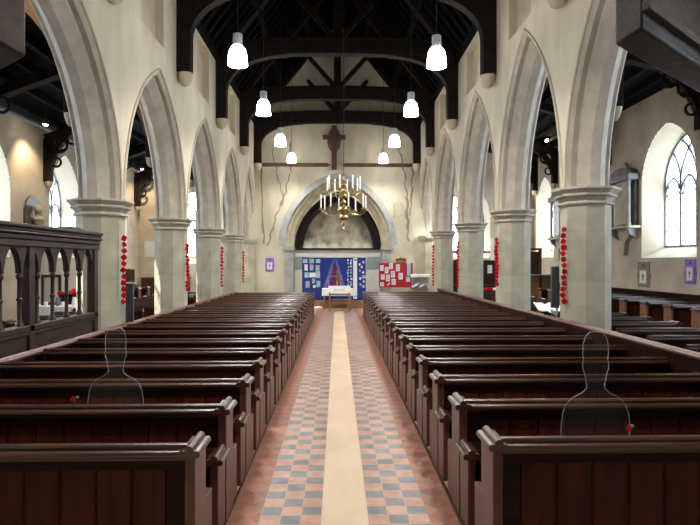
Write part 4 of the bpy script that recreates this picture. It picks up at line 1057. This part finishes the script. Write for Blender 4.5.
def vase(x, y, z, label, m, n=3, vm='white'):
    t = thing('vase', label, 'vase', (x, y, z))
    b = MB(); b.lathe([(.04, 0), (.06, .06), (.05, .14), (.035, .18), (.045, .21)], n=12); b.build('vase_body', vm, t)
    b = MB()
    for i in range(n): b.tube([(0, 0, .15), (.05 * math.cos(i * 2.2), .05 * math.sin(i * 2.2), .30 + .05 * (i % 2))], .005, 5)
    b.build('stems', 'green', t)
    for i in range(n):
        b = MB(); b.ball((.05 * math.cos(i * 2.2), .05 * math.sin(i * 2.2), .32 + .05 * (i % 2)), .06, 10, .8); b.build('flower', m, t)
vase(-6.35, 13.9, .752, 'white vase with red flowers on the left aisle table', 'poppy')
vase(-6.72, 13.85, .752, 'short pot with one dark red flower beside the framed panel', 'poppy', 1, 'print')
vase(-7.35, 13.85, .752, 'pot of yellow and green leaves at the left end of the aisle table', 'yellow', 4, 'silver')
t = thing('tiered_stand', 'white figure holding a red wreath on the left aisle table', 'stand', (-6.12, 14.1, .752))
b = MB(); b.lathe([(.09, 0), (.09, .02), (.02, .05), (.018, .5)], n=10); b.build('stem', 'silver', t)
b = MB(); b.tube([(.11 * math.cos(2 * PI * i / 14), 0, .6 + .07 * math.sin(2 * PI * i / 14)) for i in range(14)], .035, 6, closed=True); b.build('wreath', 'poppy', t)
for i, x in enumerate((-6.95, -6.55)):
    b = MB(); b.lathe([(.035, 0), (.045, .05), (.045, .1), (.03, .11)], n=10); o = b.build('cup', 'paper'); o.location = (x, 13.75, .752); tag(o, 'small white cup on the left aisle table, %s of the red flowers vase' % ('well left' if i == 0 else 'just left'), 'cup', 'cups on the aisle table')
t = thing('poster_stand', 'pale blue and green poster panel standing in the left aisle beyond the table', 'poster', (-6.55, 16.6, 0))
b = MB(); b.box(-.28, .28, -.02, .02, .9, 1.95); b.build('poster', 'photo_cyan', t)
b = MB(); b.box(-.28, .28, -.03, -.02, .95, 1.05); b.build('green_band', 'teal', t)
for s in (-1, 1): b = MB(); b.tube([(s * .22, 0, .92), (s * .26, .12, 0)], .015, 6); b.build('leg', 'iron', t)
# shelf and flowers by the left end wall
t = thing('sideboard', 'dark sideboard carrying bottles and flowers before the left end wall', 'sideboard', (-7.2, YE - .1, 0))
b = MB(); b.box(-.95, .95, -.25, .25, .0, 1.14); b.build('carcass', 'vestry', t)
b = MB(); b.box(-1.0, 1.0, -.29, .27, 1.14, 1.18); b.build('top', 'brown_timber', t)
for k in range(4): b = MB(); b.box(-.9 + k * .46, -.48 + k * .46, -.27, -.25, .15, 1.08); b.build('door', 'vestry', t)
vase(-7.55, YE - .15, 1.18, 'dark vase of yellow flowers on the left end sideboard', 'yellow', 5, 'bottle')
for i in range(5):
    b = MB(); b.lathe([(.05, 0), (.055, .02), (.055, .2), (.02, .26), (.02, .34)], n=10); o = b.build('bottle', 'bottle'); o.location = (-7.25 + i * .2, YE - .15, 1.18)
    tag(o, 'dark bottle on the left end sideboard, %s to the right of the yellow flowers' % ORD[i], 'bottle', 'bottles on the sideboard')
t = thing('bookcase', 'small oak bookcase against the left wall near its end', 'bookcase', (-8.12, 21.9, 0))
b = MB(); b.box(-.32, .32, -.2, -.17, 0, 1.55); b.box(-.32, .32, .17, .2, 0, 1.55); b.box(-.32, .32, -.2, .2, 1.52, 1.55); b.box(-.32, .32, -.2, .2, .0, .05); b.box(-.32, -.30, -.2, .2, 0, 1.55); b.build('carcass', 'brown_timber', t)
b = MB(); b.box(-.3, .3, -.17, .17, 1.1, 1.13); b.build('shelf', 'brown_timber', t)

# ------------------------------------------------------------------ light
w = bpy.data.worlds.new('sky'); sc.world = w; w.use_nodes = True
bg = w.node_tree.nodes['Background']; bg.inputs[0].default_value = (.80, .90, 1.0, 1); bg.inputs[1].default_value = 7.0

sd = bpy.data.lights.new('sun', 'SUN'); sd.energy = 4.5; sd.angle = .009; sd.color = (1, .90, .74)
so = bpy.data.objects.new('sun', sd); COL.objects.link(so); so.location = (-20, 12, 12)
so.rotation_euler = Vector((math.cos(math.radians(26)), -.05, -math.sin(math.radians(26)))).to_track_quat('-Z', 'Y').to_euler()

cam = bpy.data.cameras.new('camera'); co = bpy.data.objects.new('camera', cam); COL.objects.link(co)
cam.sensor_width = 36; cam.lens = 570 / 700 * 36; cam.clip_end = 100; cam.clip_start = .05
co.location = (0, 0, EYE); co.rotation_euler = (PI / 2, 0, -math.atan(12.5 / 570))
sc.camera = co
sc.view_settings.view_transform = 'Standard'; sc.view_settings.look = 'None'; sc.view_settings.gamma = 1; sc.view_settings.use_curve_mapping = False
sc.view_settings.exposure = 1.32
sc.cycles.use_denoising = True; sc.cycles.max_bounces = 8; sc.cycles.diffuse_bounces = 5; sc.cycles.transparent_max_bounces = 12
sc.cycles.sample_clamp_indirect = 8.0
